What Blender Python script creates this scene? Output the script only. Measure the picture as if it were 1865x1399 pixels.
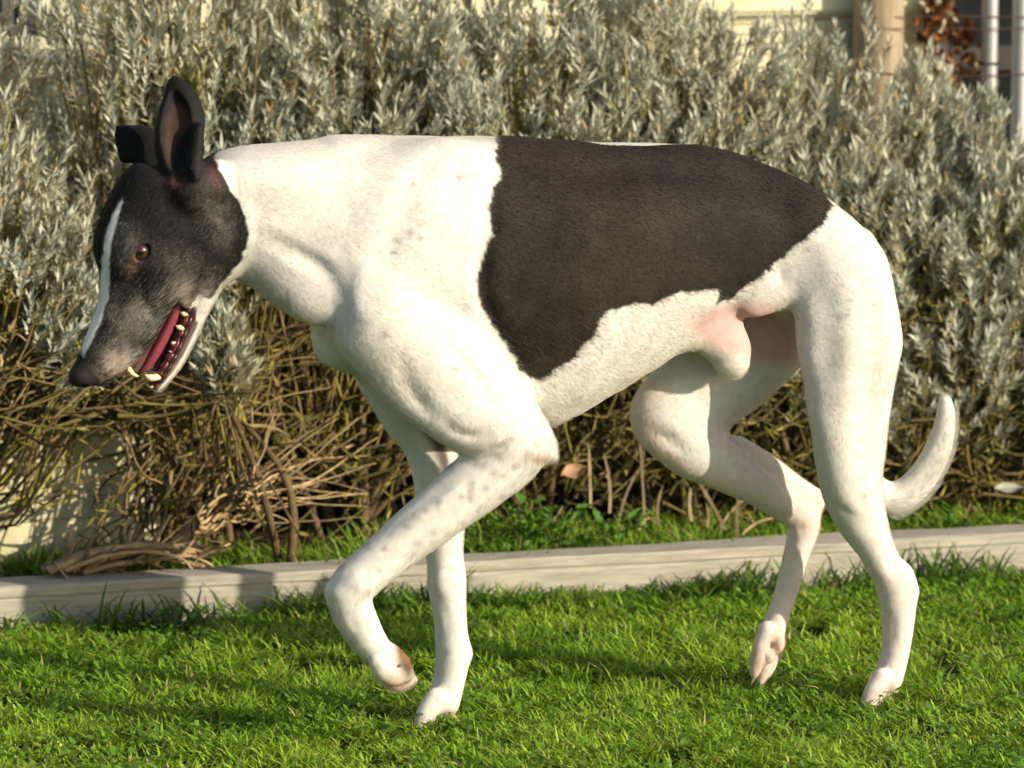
import bpy, math
import numpy as np
from mathutils import Vector, Matrix, Quaternion

for _o in list(bpy.data.objects):
    bpy.data.objects.remove(_o)

# ------------------------------------------------------------------ camera
SC = bpy.context.scene
COL = SC.collection
CAM = np.array([0.0, -5.5, 1.30])
PITCH = math.atan2(0.88, 5.5)
FPX = 1500.0 * math.hypot(5.5, 0.88)         # focal length in photo pixels
PW, PH = 1865.0, 1399.0
cam_d = bpy.data.cameras.new('camera')
cam_d.sensor_width = 36.0
cam_d.lens = 36.0 * FPX / PW
cam_d.clip_start = 0.05
cam_d.clip_end = 500.0
cam_d.dof.use_dof = True
cam_d.dof.focus_distance = 5.50
cam_d.dof.aperture_fstop = 7.1
cam_o = bpy.data.objects.new('camera', cam_d)
cam_o.location = CAM
cam_o.rotation_euler = (math.radians(90) - PITCH, 0, 0)
COL.objects.link(cam_o)
SC.camera = cam_o

# ------------------------------------------------------------------ sky + sun
SUN_EL, SUN_AZ = math.radians(19.5), math.radians(61.5)   # azimuth: right of straight behind the camera
to_sun = Vector((math.sin(SUN_AZ) * math.cos(SUN_EL), -math.cos(SUN_AZ) * math.cos(SUN_EL), math.sin(SUN_EL)))
world = bpy.data.worlds.new('World')
SC.world = world
world.use_nodes = True
wn = world.node_tree
wn.nodes.clear()
w_out = wn.nodes.new('ShaderNodeOutputWorld')
w_bg = wn.nodes.new('ShaderNodeBackground')
w_sky = wn.nodes.new('ShaderNodeTexSky')
w_sky.sky_type = 'NISHITA'
w_sky.sun_disc = False
w_sky.sun_elevation = SUN_EL
w_sky.sun_rotation = math.atan2(to_sun.x, to_sun.y)
w_sky.air_density = 1.0
w_sky.dust_density = 1.2
w_bg.inputs['Strength'].default_value = 0.115
wn.links.new(w_sky.outputs[0], w_bg.inputs['Color'])
wn.links.new(w_bg.outputs[0], w_out.inputs['Surface'])
sun_d = bpy.data.lights.new('sun', 'SUN')
sun_d.energy = 5.0
sun_d.angle = math.radians(0.53)
sun_d.color = (1.0, 0.88, 0.70)
sun_o = bpy.data.objects.new('sun', sun_d)
sun_o.rotation_euler = (-to_sun).to_track_quat('-Z', 'Y').to_euler()
sun_o.location = (2, -4, 5)
COL.objects.link(sun_o)

SC.view_settings.view_transform = 'Standard'
SC.view_settings.look = 'None'
SC.view_settings.exposure = 0.54
SC.view_settings.gamma = 1.0
SC.view_settings.use_curve_mapping = False
try:
    SC.cycles.max_bounces = 8
    SC.cycles.diffuse_bounces = 4
    SC.cycles.transparent_max_bounces = 8
    SC.cycles.use_denoising = True
except Exception:
    pass

# ------------------------------------------------------------------ helpers
RNG = np.random.default_rng(7)
C_R = np.array([1.0, 0, 0])
C_F = np.array([0, math.cos(PITCH), -math.sin(PITCH)])
C_U = np.array([0, math.sin(PITCH), math.cos(PITCH)])


def ray(u, v):
    return C_F + (u - PW / 2) / FPX * C_R - (v - PH / 2) / FPX * C_U


def on_z(u, v, z=0.0):                       # where the sight line meets a level
    d = ray(u, v)
    return CAM + d * ((z - CAM[2]) / d[2])


def on_y(u, v, y):                           # ... a plane of constant depth
    d = ray(u, v)
    return CAM + d * ((y - CAM[1]) / d[1])


def project(P):
    Q = P - CAM
    w = Q @ C_F
    return PW / 2 + FPX * (Q @ C_R) / w, PH / 2 - FPX * (Q @ C_U) / w


def mesh_np(name, V, loops, sizes, smooth=True, cols=None, uvless=True):
    me = bpy.data.meshes.new(name)
    V = np.ascontiguousarray(V, dtype=np.float32)
    loops = np.ascontiguousarray(loops, dtype=np.int32).ravel()
    sizes = np.ascontiguousarray(sizes, dtype=np.int32)
    me.vertices.add(len(V))
    me.vertices.foreach_set('co', V.ravel())
    me.loops.add(len(loops))
    me.loops.foreach_set('vertex_index', loops)
    me.polygons.add(len(sizes))
    st = np.zeros(len(sizes), dtype=np.int32)
    st[1:] = np.cumsum(sizes)[:-1]
    me.polygons.foreach_set('loop_start', st)
    me.polygons.foreach_set('loop_total', sizes)
    me.update(calc_edges=True)
    me.validate()
    me.polygons.foreach_set('use_smooth', np.full(len(me.polygons), smooth))
    if cols is not None:
        at = me.attributes.new('Col', 'FLOAT_COLOR', 'POINT')
        c4 = np.ones((len(V), 4), dtype=np.float32)
        c4[:, :3] = cols
        at.data.foreach_set('color', c4.ravel())
    me.update()
    return me


def link(name, data, mat=None, parent=None, label=None, cat=None, group=None, kind=None):
    o = bpy.data.objects.new(name, data)
    COL.objects.link(o)
    if mat is not None and data is not None and len(data.materials) == 0:
        data.materials.append(mat)
    if parent is not None:
        o.parent = parent
    for k, val in (('label', label), ('category', cat), ('group', group), ('kind', kind)):
        if val:
            o[k] = val
    return o


def vnoise(P, freq, seed=0):
    """trilinear value noise, -1..1"""
    P = np.asarray(P, dtype=np.float64) * freq + 1000.0 + seed * 17.31
    I = np.floor(P).astype(np.int64)
    f = P - I
    f = f * f * (3 - 2 * f)

    def h(i, j, k):
        n = (i * 73856093) ^ (j * 19349663) ^ (k * 83492791) ^ (seed * 2654435761)
        n = (n ^ (n >> 13)) * 1274126177
        n = n ^ (n >> 16)
        return (n & 0xFFFF) / 32767.5 - 1.0
    r = 0
    for a in (0, 1):
        for b in (0, 1):
            for c in (0, 1):
                w = (f[..., 0] if a else 1 - f[..., 0]) * (f[..., 1] if b else 1 - f[..., 1]) * (f[..., 2] if c else 1 - f[..., 2])
                r = r + w * h(I[..., 0] + a, I[..., 1] + b, I[..., 2] + c)
    return r


def catmull(P, n):
    """dense resample of control rows"""
    P = np.asarray(P, dtype=np.float64)
    Q = np.vstack([2 * P[0] - P[1], P, 2 * P[-1] - P[-2]])
    out = []
    for i in range(1, len(Q) - 2):
        t = np.linspace(0, 1, n, endpoint=False)[:, None]
        a, b, c, d = Q[i - 1], Q[i], Q[i + 1], Q[i + 2]
        out.append(0.5 * ((2 * b) + (c - a) * t + (2 * a - 5 * b + 4 * c - d) * t ** 2 + (-a + 3 * b - 3 * c + d) * t ** 3))
    out.append(P[-1:])
    return np.vstack(out)


# ---- materials
def new_mat(name):
    m = bpy.data.materials.new(name)
    m.use_nodes = True
    return m, m.node_tree, m.node_tree.nodes['Principled BSDF']


def attr_mat(name, rough=0.6, spec=0.3, translucent=0.0, bump=0.0, bump_scale=300, vary=0.0, vary_scale=40, sheen=0.0):
    """colour from the mesh's own Col attribute, with fine procedural relief"""
    m, nt, b = new_mat(name)
    at = nt.nodes.new('ShaderNodeAttribute')
    at.attribute_name = 'Col'
    col = at.outputs['Color']
    if vary > 0:
        tc = nt.nodes.new('ShaderNodeTexCoord')
        nz = nt.nodes.new('ShaderNodeTexNoise')
        nz.inputs['Scale'].default_value = vary_scale
        nz.inputs['Detail'].default_value = 4
        nt.links.new(tc.outputs['Object'], nz.inputs['Vector'])
        mr = nt.nodes.new('ShaderNodeMapRange')
        mr.inputs['From Min'].default_value = 0.3
        mr.inputs['From Max'].default_value = 0.7
        mr.inputs['To Min'].default_value = 1 - vary
        mr.inputs['To Max'].default_value = 1 + vary
        nt.links.new(nz.outputs['Fac'], mr.inputs['Value'])
        mx = nt.nodes.new('ShaderNodeVectorMath')
        mx.operation = 'SCALE'
        nt.links.new(col, mx.inputs[0])
        nt.links.new(mr.outputs[0], mx.inputs['Scale'])
        col = mx.outputs[0]
    nt.links.new(col, b.inputs['Base Color'])
    b.inputs['Roughness'].default_value = rough
    b.inputs['Specular IOR Level'].default_value = spec
    if sheen:
        b.inputs['Sheen Weight'].default_value = sheen
    if bump > 0:
        tc = nt.nodes.new('ShaderNodeTexCoord')
        nz = nt.nodes.new('ShaderNodeTexNoise')
        nz.inputs['Scale'].default_value = bump_scale
        nz.inputs['Detail'].default_value = 3
        nt.links.new(tc.outputs['Object'], nz.inputs['Vector'])
        bp = nt.nodes.new('ShaderNodeBump')
        bp.inputs['Strength'].default_value = bump
        bp.inputs['Distance'].default_value = 0.002
        nt.links.new(nz.outputs['Fac'], bp.inputs['Height'])
        nt.links.new(bp.outputs[0], b.inputs['Normal'])
    if translucent > 0:
        out = nt.nodes['Material Output']
        tr = nt.nodes.new('ShaderNodeBsdfTranslucent')
        nt.links.new(col, tr.inputs['Color'])
        ms = nt.nodes.new('ShaderNodeMixShader')
        ms.inputs[0].default_value = translucent
        nt.links.new(b.outputs[0], ms.inputs[1])
        nt.links.new(tr.outputs[0], ms.inputs[2])
        nt.links.new(ms.outputs[0], out.inputs['Surface'])
    return m


def flat_mat(name, col, rough=0.6, spec=0.4, metal=0.0, vary=0.0, vary_scale=8, stretch=(1, 1, 1), bump=0.0, col2=None):
    m, nt, b = new_mat(name)
    b.inputs['Roughness'].default_value = rough
    b.inputs['Specular IOR Level'].default_value = spec
    b.inputs['Metallic'].default_value = metal
    b.inputs['Base Color'].default_value = (*col, 1)
    if vary > 0 or bump > 0:
        tc = nt.nodes.new('ShaderNodeTexCoord')
        mp = nt.nodes.new('ShaderNodeMapping')
        mp.inputs['Scale'].default_value = stretch
        nz = nt.nodes.new('ShaderNodeTexNoise')
        nz.inputs['Scale'].default_value = vary_scale
        nz.inputs['Detail'].default_value = 6
        nz.inputs['Roughness'].default_value = 0.65
        nt.links.new(tc.outputs['Object'], mp.inputs['Vector'])
        nt.links.new(mp.outputs[0], nz.inputs['Vector'])
        rp = nt.nodes.new('ShaderNodeValToRGB')
        rp.color_ramp.elements[0].position = 0.32
        rp.color_ramp.elements[1].position = 0.68
        c2 = col2 if col2 else tuple(c * (1 - vary) for c in col)
        rp.color_ramp.elements[0].color = (*c2, 1)
        rp.color_ramp.elements[1].color = (*col, 1)
        nt.links.new(nz.outputs['Fac'], rp.inputs['Fac'])
        nt.links.new(rp.outputs['Color'], b.inputs['Base Color'])
        if bump > 0:
            bp = nt.nodes.new('ShaderNodeBump')
            bp.inputs['Strength'].default_value = bump
            bp.inputs['Distance'].default_value = 0.003
            nt.links.new(nz.outputs['Fac'], bp.inputs['Height'])
            nt.links.new(bp.outputs[0], b.inputs['Normal'])
    return m


# ---- mesh pieces
def box_mesh(name, sx, sy, sz, bevel=0.0):
    import bmesh
    bm = bmesh.new()
    bmesh.ops.create_cube(bm, size=1.0)
    for v in bm.verts:
        v.co = Vector((v.co.x * sx, v.co.y * sy, v.co.z * sz))
    if bevel > 0:
        bmesh.ops.bevel(bm, geom=bm.edges[:], offset=bevel, segments=2, affect='EDGES')
    me = bpy.data.meshes.new(name)
    bm.to_mesh(me)
    bm.free()
    return me


def tubes_np(paths, radii, sides=6, cols=None):
    """many tubes -> V, loops, sizes, colours.  paths: list of (n,3), radii list of (n,)"""
    Vs, Ls, Cs, off = [], [], [], 0
    ang = np.linspace(0, 2 * np.pi, sides, endpoint=False)
    for i, (p, r) in enumerate(zip(paths, radii)):
        p = np.asarray(p, float)
        n = len(p)
        t = np.gradient(p, axis=0)
        t /= np.linalg.norm(t, axis=1)[:, None] + 1e-9
        up = np.array([0, 0, 1.0]) if abs(t[0, 2]) < 0.8 else np.array([1.0, 0, 0])
        a = np.cross(t, up)
        a /= np.linalg.norm(a, axis=1)[:, None] + 1e-9
        b = np.cross(t, a)
        V = p[:, None, :] + np.asarray(r)[:, None, None] * (np.cos(ang)[None, :, None] * a[:, None, :] + np.sin(ang)[None, :, None] * b[:, None, :])
        Vs.append(V.reshape(-1, 3))
        k = np.arange(n - 1)[:, None] * sides
        j = np.arange(sides)[None, :]
        j2 = (j + 1) % sides
        q = np.stack([k + j, k + j2, k + sides + j2, k + sides + j], -1).reshape(-1, 4) + off
        Ls.append(q)
        if cols is not None:
            c = np.asarray(cols[i], float)
            Cs.append(np.broadcast_to(c, (n * sides, 3)) if c.ndim == 1 else np.repeat(c, sides, axis=0))
        off += n * sides
    L = np.vstack(Ls)
    return np.vstack(Vs), L, np.full(len(L), 4), (np.vstack(Cs) if cols is not None else None)


def blades_np(base, direc, side, length, width, bend, cols, tipcols=None, levels=3, profile=None):
    """flat leaves / blades: base (n,3), direc unit (n,3), side unit (n,3), bend (n,3) displacement at the tip"""
    n = len(base)
    ts = np.linspace(0, 1, levels + 1)
    prof = profile if profile is not None else np.sqrt(np.clip(1 - ts, 0, 1)) * 0.9 + 0.1
    V, C = [], []
    for i, t in enumerate(ts):
        c = base + direc * (length * t)[:, None] + bend * (t ** 2)
        cc = cols if tipcols is None else cols * (1 - t) + tipcols * t
        if i < levels:
            w = (width * prof[i] * 0.5)[:, None]
            V += [c - side * w, c + side * w]
            C += [cc, cc]
        else:
            V.append(c)
            C.append(cc)
    V = np.stack(V, 1)
    C = np.stack(C, 1)
    m = V.shape[1]
    quads = [[2 * i, 2 * i + 1, 2 * i + 3, 2 * i + 2] for i in range(levels - 1)]
    tri = [2 * (levels - 1), 2 * (levels - 1) + 1, 2 * levels]
    pat = np.array(sum(quads, []) + tri)
    sz = np.array([4] * (levels - 1) + [3])
    L = (np.arange(n)[:, None] * m + pat[None, :]).ravel()
    S = np.tile(sz, n)
    return V.reshape(-1, 3), L, S, C.reshape(-1, 3)


def join_np(parts):
    off, Vs, Ls, Ss, Cs = 0, [], [], [], []
    for V, L, S, C in parts:
        Vs.append(V)
        Ls.append(np.asarray(L).ravel() + off)
        Ss.append(S)
        Cs.append(C)
        off += len(V)
    return np.vstack(Vs), np.concatenate(Ls), np.concatenate(Ss), np.vstack(Cs)


def unit(a):
    return a / (np.linalg.norm(a, axis=-1, keepdims=True) + 1e-9)

DOG_FINE, DOG_COARSE, DOG_HAIRS = 0.0017, 0.0036, 420000

# ================================================================== THE SETTING
# hedge frame: runs along the timber edging; e = along to the right, n = away from the lawn
BH = 0.066                                                # edging height
_l, _r = on_z(0, 1070, BH), on_z(1865, 970, BH)
E_A = unit(_r - _l)
E_N = np.array([-E_A[1], E_A[0], 0.0])
E_0 = _l.copy()
E_0[2] = 0
BETA = math.atan2(E_A[1], E_A[0])


def he(a, n, z=0.0):
    return E_0 + E_A * a + E_N * n + np.array([0, 0, z])


def hx(u, v, n):
    """sight line met with the upright plane n metres behind the edging's front; returns along, n, z"""
    d = ray(u, v)
    t = (n - (CAM - E_0) @ E_N) / (d @ E_N)
    P = CAM + d * t
    return np.array([(P - E_0) @ E_A, n, P[2]])


def hW(u, v, n):
    a, n_, z = hx(u, v, n)
    return he(a, n_, z)


print('edging yaw', math.degrees(BETA), 'wall foot', [(n, hx(100, 980, n)[2]) for n in (.4, .5, .6, .7, .8)], 'len', hx(1865, 960, 0)[0])
N_WALL, N_FENCE = 0.78, 0.745

# ---- ground sheet
gv, gf = [], []
xs = np.concatenate([[-60, -20, -8], np.linspace(-4, 4, 81), [8, 20, 60]])
ys = np.concatenate([[-60, -20, -8], np.linspace(-4, 4, 81), [8, 20, 60]])
GX, GY = np.meshgrid(xs, ys, indexing='ij')
P3 = np.stack([GX, GY, GX * 0], -1)
GZ = -0.006 + 0.006 * vnoise(P3, 2.2, 5) + 0.004 * vnoise(P3, 6, 6)
GZ = np.minimum(GZ, 0.002)
V = np.stack([GX, GY, GZ], -1).reshape(-1, 3)
ni_, nj_ = GX.shape
I, J = np.meshgrid(np.arange(ni_ - 1), np.arange(nj_ - 1), indexing='ij')
k = (I * nj_ + J).ravel()
Q = np.stack([k, k + nj_, k + nj_ + 1, k + 1], -1)
M_SOIL = flat_mat('lawn_soil', (.055, .075, .018), rough=0.95, spec=0.1, vary=0.6, vary_scale=14, bump=0.6, col2=(.030, .024, .012))
link('lawn_ground', mesh_np('lawn_ground', V, Q, np.full(len(Q), 4)), M_SOIL, kind='structure')

# ---- planted bed behind the edging
bn = np.linspace(0.05, 1.2, 24)
ba = np.linspace(-2.5, 4.0, 130)
A_, N_ = np.meshgrid(ba, bn, indexing='ij')
V = E_0 + A_[..., None] * E_A + N_[..., None] * E_N
V[..., 2] = 0.030 + 0.010 * vnoise(V, 9, 8) + 0.004 * vnoise(V, 30, 9)
ni_, nj_ = A_.shape
I, J = np.meshgrid(np.arange(ni_ - 1), np.arange(nj_ - 1), indexing='ij')
k = (I * nj_ + J).ravel()
Q = np.stack([k, k + nj_, k + nj_ + 1, k + 1], -1)
M_BED = flat_mat('bed_soil', (.075, .050, .026), rough=0.95, spec=0.1, vary=0.6, vary_scale=30, bump=0.8, col2=(.022, .016, .009))
link('planting_bed', mesh_np('planting_bed', V.reshape(-1, 3), Q, np.full(len(Q), 4)), M_BED, kind='structure')


# ---- grass
def grass(name, base, hgt, wid, seed, palette, label, lean=0.55, levels=3):
    rg = np.random.default_rng(seed)
    n = len(base)
    az = rg.random(n) * 2 * np.pi
    ln = np.abs(rg.normal(0, lean, n))
    d = unit(np.stack([np.cos(az) * ln, np.sin(az) * ln, np.ones(n)], -1))
    sd = unit(np.stack([-np.sin(az + rg.normal(0, .8, n)), np.cos(az), np.zeros(n)], -1))
    cl = vnoise(base, 5.5, seed + 1) * 0.7 + vnoise(base, 17, seed + 2) * 0.7
    h = hgt * (0.75 + 0.45 * cl) * (0.45 + 0.85 * rg.random(n))
    w = wid * (0.6 + 0.8 * rg.random(n))
    bend = np.stack([np.cos(az), np.sin(az), -0.45 + 0 * az], -1) * (h * (0.25 + 0.55 * rg.random(n)))[:, None]
    mixk = np.clip(0.5 + 0.65 * vnoise(base, 8, seed + 3) + rg.normal(0, .28, n), 0, 1)[:, None]
    c = np.array(palette[0]) * (1 - mixk) + np.array(palette[1]) * mixk
    yel = rg.random(n) < 0.055
    c[yel] = np.array(palette[2]) * (0.7 + 0.5 * rg.random(yel.sum()))[:, None]
    c *= (0.75 + 0.5 * rg.random(n))[:, None]
    prof = np.array([0.75, 1.0, 0.75, 0])[:levels + 1] if levels == 3 else None
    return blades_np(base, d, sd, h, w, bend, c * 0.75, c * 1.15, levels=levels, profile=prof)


def board_line_y(x):
    return E_0[1] + (x - E_0[0]) * math.tan(BETA)


rg = np.random.default_rng(21)
LAWN_PAL = ((.140, .285, .014), (.325, .475, .042), (.48, .43, .15))


def scatter(n, x0, x1, y0, y1):
    p = np.stack([x0 + (x1 - x0) * rg.random(n), y0 + (y1 - y0) * rg.random(n), np.zeros(n)], -1)
    return p


def on_lawn(p, gap=0.0):
    return p[(p[:, 1] < board_line_y(p[:, 0]) - gap)]


cent = scatter(8500, -0.87, 0.97, -0.57, 1.02)
ci_ = rg.integers(0, len(cent), 150000)
near_p = cent[ci_] + np.stack([rg.normal(0, .0095, 150000), rg.normal(0, .0095, 150000), np.zeros(150000)], -1)
near_p = on_lawn(near_p, 0.004)
keepm = vnoise(near_p, 11, 77) + 0.6 * vnoise(near_p, 26, 78) > -0.75
near_p = near_p[keepm]
out_p = on_lawn(scatter(90000, -3.2, 3.2, -2.6, 1.5), 0.004)
out_p = out_p[~((np.abs(out_p[:, 0]) < 0.85) & (out_p[:, 1] > -0.55))]
g1 = grass('g', near_p, 0.033, 0.0029, 31, LAWN_PAL, '', lean=0.75)
g2 = grass('g', out_p, 0.036, 0.0060, 33, LAWN_PAL, '', lean=0.7, levels=2)
# small broad leaves (clover and moss tufts) low in the sward
cp = on_lawn(scatter(14000, -0.85, 0.95, -0.55, 1.0), 0.004)
cp = cp[vnoise(cp, 4.5, 91) + 0.5 * vnoise(cp, 14, 92) > -0.1]
nc = len(cp)
cp[:, 2] = 0.006 + 0.022 * rg.random(nc)
az = rg.random(nc) * 2 * np.pi
cd = unit(np.stack([np.cos(az), np.sin(az), 0.1 + 0.6 * rg.random(nc)], -1))
cs = unit(np.stack([-np.sin(az), np.cos(az), rg.normal(0, .35, nc)], -1))
cc = np.array([.11, .22, .022]) * (0.7 + 0.7 * rg.random(nc))[:, None]
g3 = blades_np(cp, cd, cs, 0.006 + 0.008 * rg.random(nc), 0.004 + 0.004 * rg.random(nc), np.zeros((nc, 3)), cc, cc * 1.2, profile=np.array([.5, 1, .85, 0]))
# longer tufts leaning on the edging
tp_a = np.concatenate([rg.normal(m, sgm, k_) for m, sgm, k_ in ((.50, .05, 160), (.60, .04, 160), (.70, .06, 260), (.80, .06, 260), (.90, .06, 260), (1.0, .05, 180), (.30, .08, 120), (.12, .1, 90), (1.22, .10, 120), (1.36, .04, 100), (.42, .03, 90))])
tp = E_0 + tp_a[:, None] * E_A - (0.005 + 0.05 * rg.random(len(tp_a)))[:, None] * E_N
g4 = grass('g', tp, 0.078, 0.0040, 35, ((.07, .15, .016), (.15, .27, .03), (.3, .26, .08)), '', lean=0.35)
M_GRASS = attr_mat('grass_blade', rough=0.42, spec=0.35, translucent=0.40)
# blades standing round and in front of the two planted paws
pw = []
for (pu, pv) in ((803, 1318), (1610, 1272)):
    c_ = on_z(pu, pv, 0.0)
    q_ = np.stack([rg.normal(0, .040, 420), rg.normal(-.030, .022, 420), np.zeros(420)], -1)
    pw.append(c_ + q_)
g6 = grass('g', np.vstack(pw), 0.040, 0.0030, 37, LAWN_PAL, '', lean=0.5)
Vg, Lg, Sg, Cg = join_np([g1, g2, g3, g4, g6])
link('lawn_grass', mesh_np('lawn_grass', Vg, Lg, Sg, cols=Cg), M_GRASS, kind='stuff', label='short lush green lawn grass with clover under the dog', cat='grass')

# grass strip in the bed
ns = 30000
pa = -1.2 + 4.2 * rg.random(ns)
pn = 0.06 + 0.30 * rg.random(ns) ** 1.3
dens = np.clip(0.95 - pn * 2.0 + 0.45 * vnoise(np.stack([pa, pn, pa * 0], -1), 5, 66), 0, 1)
kp = rg.random(ns) < dens * 1.3
pa, pn = pa[kp], pn[kp]
bp_ = E_0 + pa[:, None] * E_A + pn[:, None] * E_N
bp_[:, 2] = 0.028
g5 = grass('g', bp_, 0.062, 0.0036, 41, ((.10, .20, .014), (.23, .36, .034), (.40, .33, .12)), '', lean=0.45)
link('bed_grass', mesh_np('bed_grass', *g5[:3], cols=g5[3]), M_GRASS, kind='stuff', label='longer green grass growing in the bed behind the timber edging', cat='grass')

# ---- timber edging: two lengths butted end to end
M_TIMBER = flat_mat('weathered_timber', (.42, .385, .31), rough=0.88, spec=0.15, vary=0.35, vary_scale=10, stretch=(1.2, 14, 14), bump=0.5, col2=(.25, .23, .19))
import bmesh


def timber(a0, a1, label, seed):
    L = a1 - a0
    W = 0.062
    n = 60
    prof = [(0, -0.05), (0, BH - 0.020), (0.0020, BH - 0.0175), (0.0020, BH - 0.0155), (0, BH - 0.013), (0.0, BH - 0.003), (0.003, BH), (W - 0.004, BH + 0.001), (W, BH - 0.004), (W, -0.05)]
    V, Q = [], []
    for i in range(n + 1):
        x = L * i / n
        for (yy, zz) in prof:
            p = np.array([x + a0, yy, zz])
            w = vnoise(p[None] * np.array([[1, 8, 8]]), 5, seed)[0] * 0.0016 + vnoise(p[None] * np.array([[1, 4, 4]]), 28, seed + 1)[0] * 0.0007
            V.append((x - L / 2, yy + w, zz + w))
    m = len(prof)
    for i in range(n):
        for j in range(m):
            Q.append((i * m + j, (i + 1) * m + j, (i + 1) * m + (j + 1) % m, i * m + (j + 1) % m))
    loops = [x for q in Q for x in q] + list(range(m)) + list(range(n * m + m - 1, n * m - 1, -1))
    me = mesh_np('edging_timber', np.array(V), np.array(loops), np.array([4] * len(Q) + [m, m]), smooth=False)
    o = link('edging_timber', me, M_TIMBER, label=label, cat='timber edging', group='timber edging along the lawn')
    o.location = he((a0 + a1) / 2, 0, 0)
    o.rotation_euler = (0, 0, BETA)
    return o


a_joint = hx(842, 1030, 0)[0]
timber(-1.6, a_joint - 0.002, 'weathered timber edging left of the standing front paw', 3)
timber(a_joint + 0.002, 3.2, 'weathered timber edging behind the hind legs, right length', 4)

# ---- cream wall behind the hedge
M_WALL = flat_mat('cream_render', (.72, .68, .50), rough=0.9, spec=0.15, vary=0.25, vary_scale=7, stretch=(1, 1, 2.4), bump=0.25, col2=(.52, .51, .30))
M_WALLC = flat_mat('pale_block', (.66, .61, .40), rough=0.9, spec=0.12, vary=0.22, vary_scale=11, stretch=(2, 2, .8), bump=0.4, col2=(.50, .48, .28))
M_WALLW = flat_mat('white_paint', (.74, .68, .54), rough=0.8, spec=0.2, vary=0.18, vary_scale=16, bump=0.3)
M_DARKTIMBER = flat_mat('dark_timber', (.022, .018, .016), rough=0.6, vary=0.5, vary_scale=14, stretch=(6, 6, 1), bump=0.3)
a_end = hx(1690, 100, N_WALL)[0]
a_w0 = -2.6


def wall_box(name, a0, a1, n0, n1, z0, z1, mat, parent=None, bevel=0.002, **kw):
    me = box_mesh(name, a1 - a0, n1 - n0, z1 - z0, bevel)
    o = link(name, me, mat, parent, **kw)
    if parent is None:
        o.location = he((a0 + a1) / 2, (n0 + n1) / 2, (z0 + z1) / 2)
        o.rotation_euler = (0, 0, BETA)
    else:
        pl = Vector(he((a0 + a1) / 2, (n0 + n1) / 2, (z0 + z1) / 2)) - parent.location
        o.location = Matrix.Rotation(-BETA, 3, 'Z') @ pl
    return o


def frame_empty(name, a, n, z=0.0, **kw):
    o = link(name, None, **kw)
    o.location = he(a, n, z)
    o.rotation_euler = (0, 0, BETA)
    return o


z_led = hx(1480, 24, N_WALL)[2]
wall = frame_empty('garden_wall', 0, N_WALL, label='cream painted garden wall behind the silver hedge', cat='wall')
# window opening near the left picture edge
wa0, wa1 = hx(-90, 40, N_WALL)[0], hx(76, 40, N_WALL)[0]
wz0 = hx(40, 68, N_WALL)[2]
wall_box('lower_wall', a_w0, a_end, N_WALL, N_WALL + 0.16, -0.05, wz0, M_WALL, wall)
wall_box('upper_wall', a_w0, wa0, N_WALL, N_WALL + 0.16, wz0 + .002, 2.1, M_WALL, wall)
wall_box('upper_wall', wa1, a_end, N_WALL, N_WALL + 0.16, wz0 + .002, 2.1, M_WALL, wall)
wall_box('lintel', wa0 + .002, wa1 - .002, N_WALL + .004, N_WALL + 0.16, wz0 + 0.75, 2.1, M_WALL, wall)
wall_box('ledge', wa1 + 0.12, a_end - .01, N_WALL - 0.018, N_WALL + 0.01, z_led, z_led + 0.05, M_WALL, wall, bevel=0.006)
win = frame_empty('window', (wa0 + wa1) / 2, N_WALL + 0.06, wz0, label='blue-grey window with a pale bar at the top left', cat='window')
M_GLASS = flat_mat('window_glass', (.030, .038, .048), rough=0.08, spec=0.7)
M_BAR = flat_mat('window_bar', (.42, .41, .40), rough=0.5)
wall_box('pane', wa0 + .012, (wa0 + wa1) / 2 + 0.02, N_WALL + 0.07, N_WALL + 0.078, wz0 + .012, wz0 + 0.73, M_GLASS, win, bevel=0)
wall_box('pane', (wa0 + wa1) / 2 + 0.036, wa1 - .012, N_WALL + 0.07, N_WALL + 0.078, wz0 + .012, wz0 + 0.73, M_GLASS, win, bevel=0)
wall_box('mullion', (wa0 + wa1) / 2 + 0.020, (wa0 + wa1) / 2 + 0.036, N_WALL + 0.055, N_WALL + 0.085, wz0 + .012, wz0 + 0.73, M_BAR, win)
wall_box('frame_bar', wa0 + .001, wa1 - .001, N_WALL + 0.05, N_WALL + 0.09, wz0 + .003, wz0 + .011, M_BAR, win)
wall_box('frame_bar', wa1 - .011, wa1 - .001, N_WALL + 0.05, N_WALL + 0.09, wz0 + .014, wz0 + .74, M_BAR, win)

# white painted pier at the wall's end
p0_, p1_ = a_end + 0.002, hx(1726, 100, N_WALL)[0]
pier = wall_box('painted_pier', p0_, p1_, N_WALL - 0.02, N_WALL + 0.16, -0.05, 2.1, M_WALLW, bevel=0.004, label='white painted pier at the end of the cream wall, brown creeper on it', cat='pier')

# dark glazed door beyond the pier, stands in for open space in deep shade
da0, da1 = p1_ + 0.004, p1_ + 0.95
door = frame_empty('shade_door', (da0 + da1) / 2, N_WALL + 0.30, 0.0, label='dark glazed door standing in for the deep shade behind the metal poles', cat='door')
M_DGLASS = flat_mat('door_glass', (.012, .014, .018), rough=0.12, spec=0.5, vary=0.5, vary_scale=9)
wall_box('frame_post', da0, da0 + 0.05, N_WALL + 0.28, N_WALL + 0.33, 0, 2.0, M_DARKTIMBER, door)
wall_box('frame_post', da1 - 0.05, da1, N_WALL + 0.28, N_WALL + 0.33, 0, 2.0, M_DARKTIMBER, door)
wall_box('rail', da0 + .052, da1 - .052, N_WALL + 0.28, N_WALL + 0.33, 0.02, 0.14, M_DARKTIMBER, door)
wall_box('rail', da0 + .052, da1 - .052, N_WALL + 0.28, N_WALL + 0.33, 1.9, 2.0, M_DARKTIMBER, door)
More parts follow.
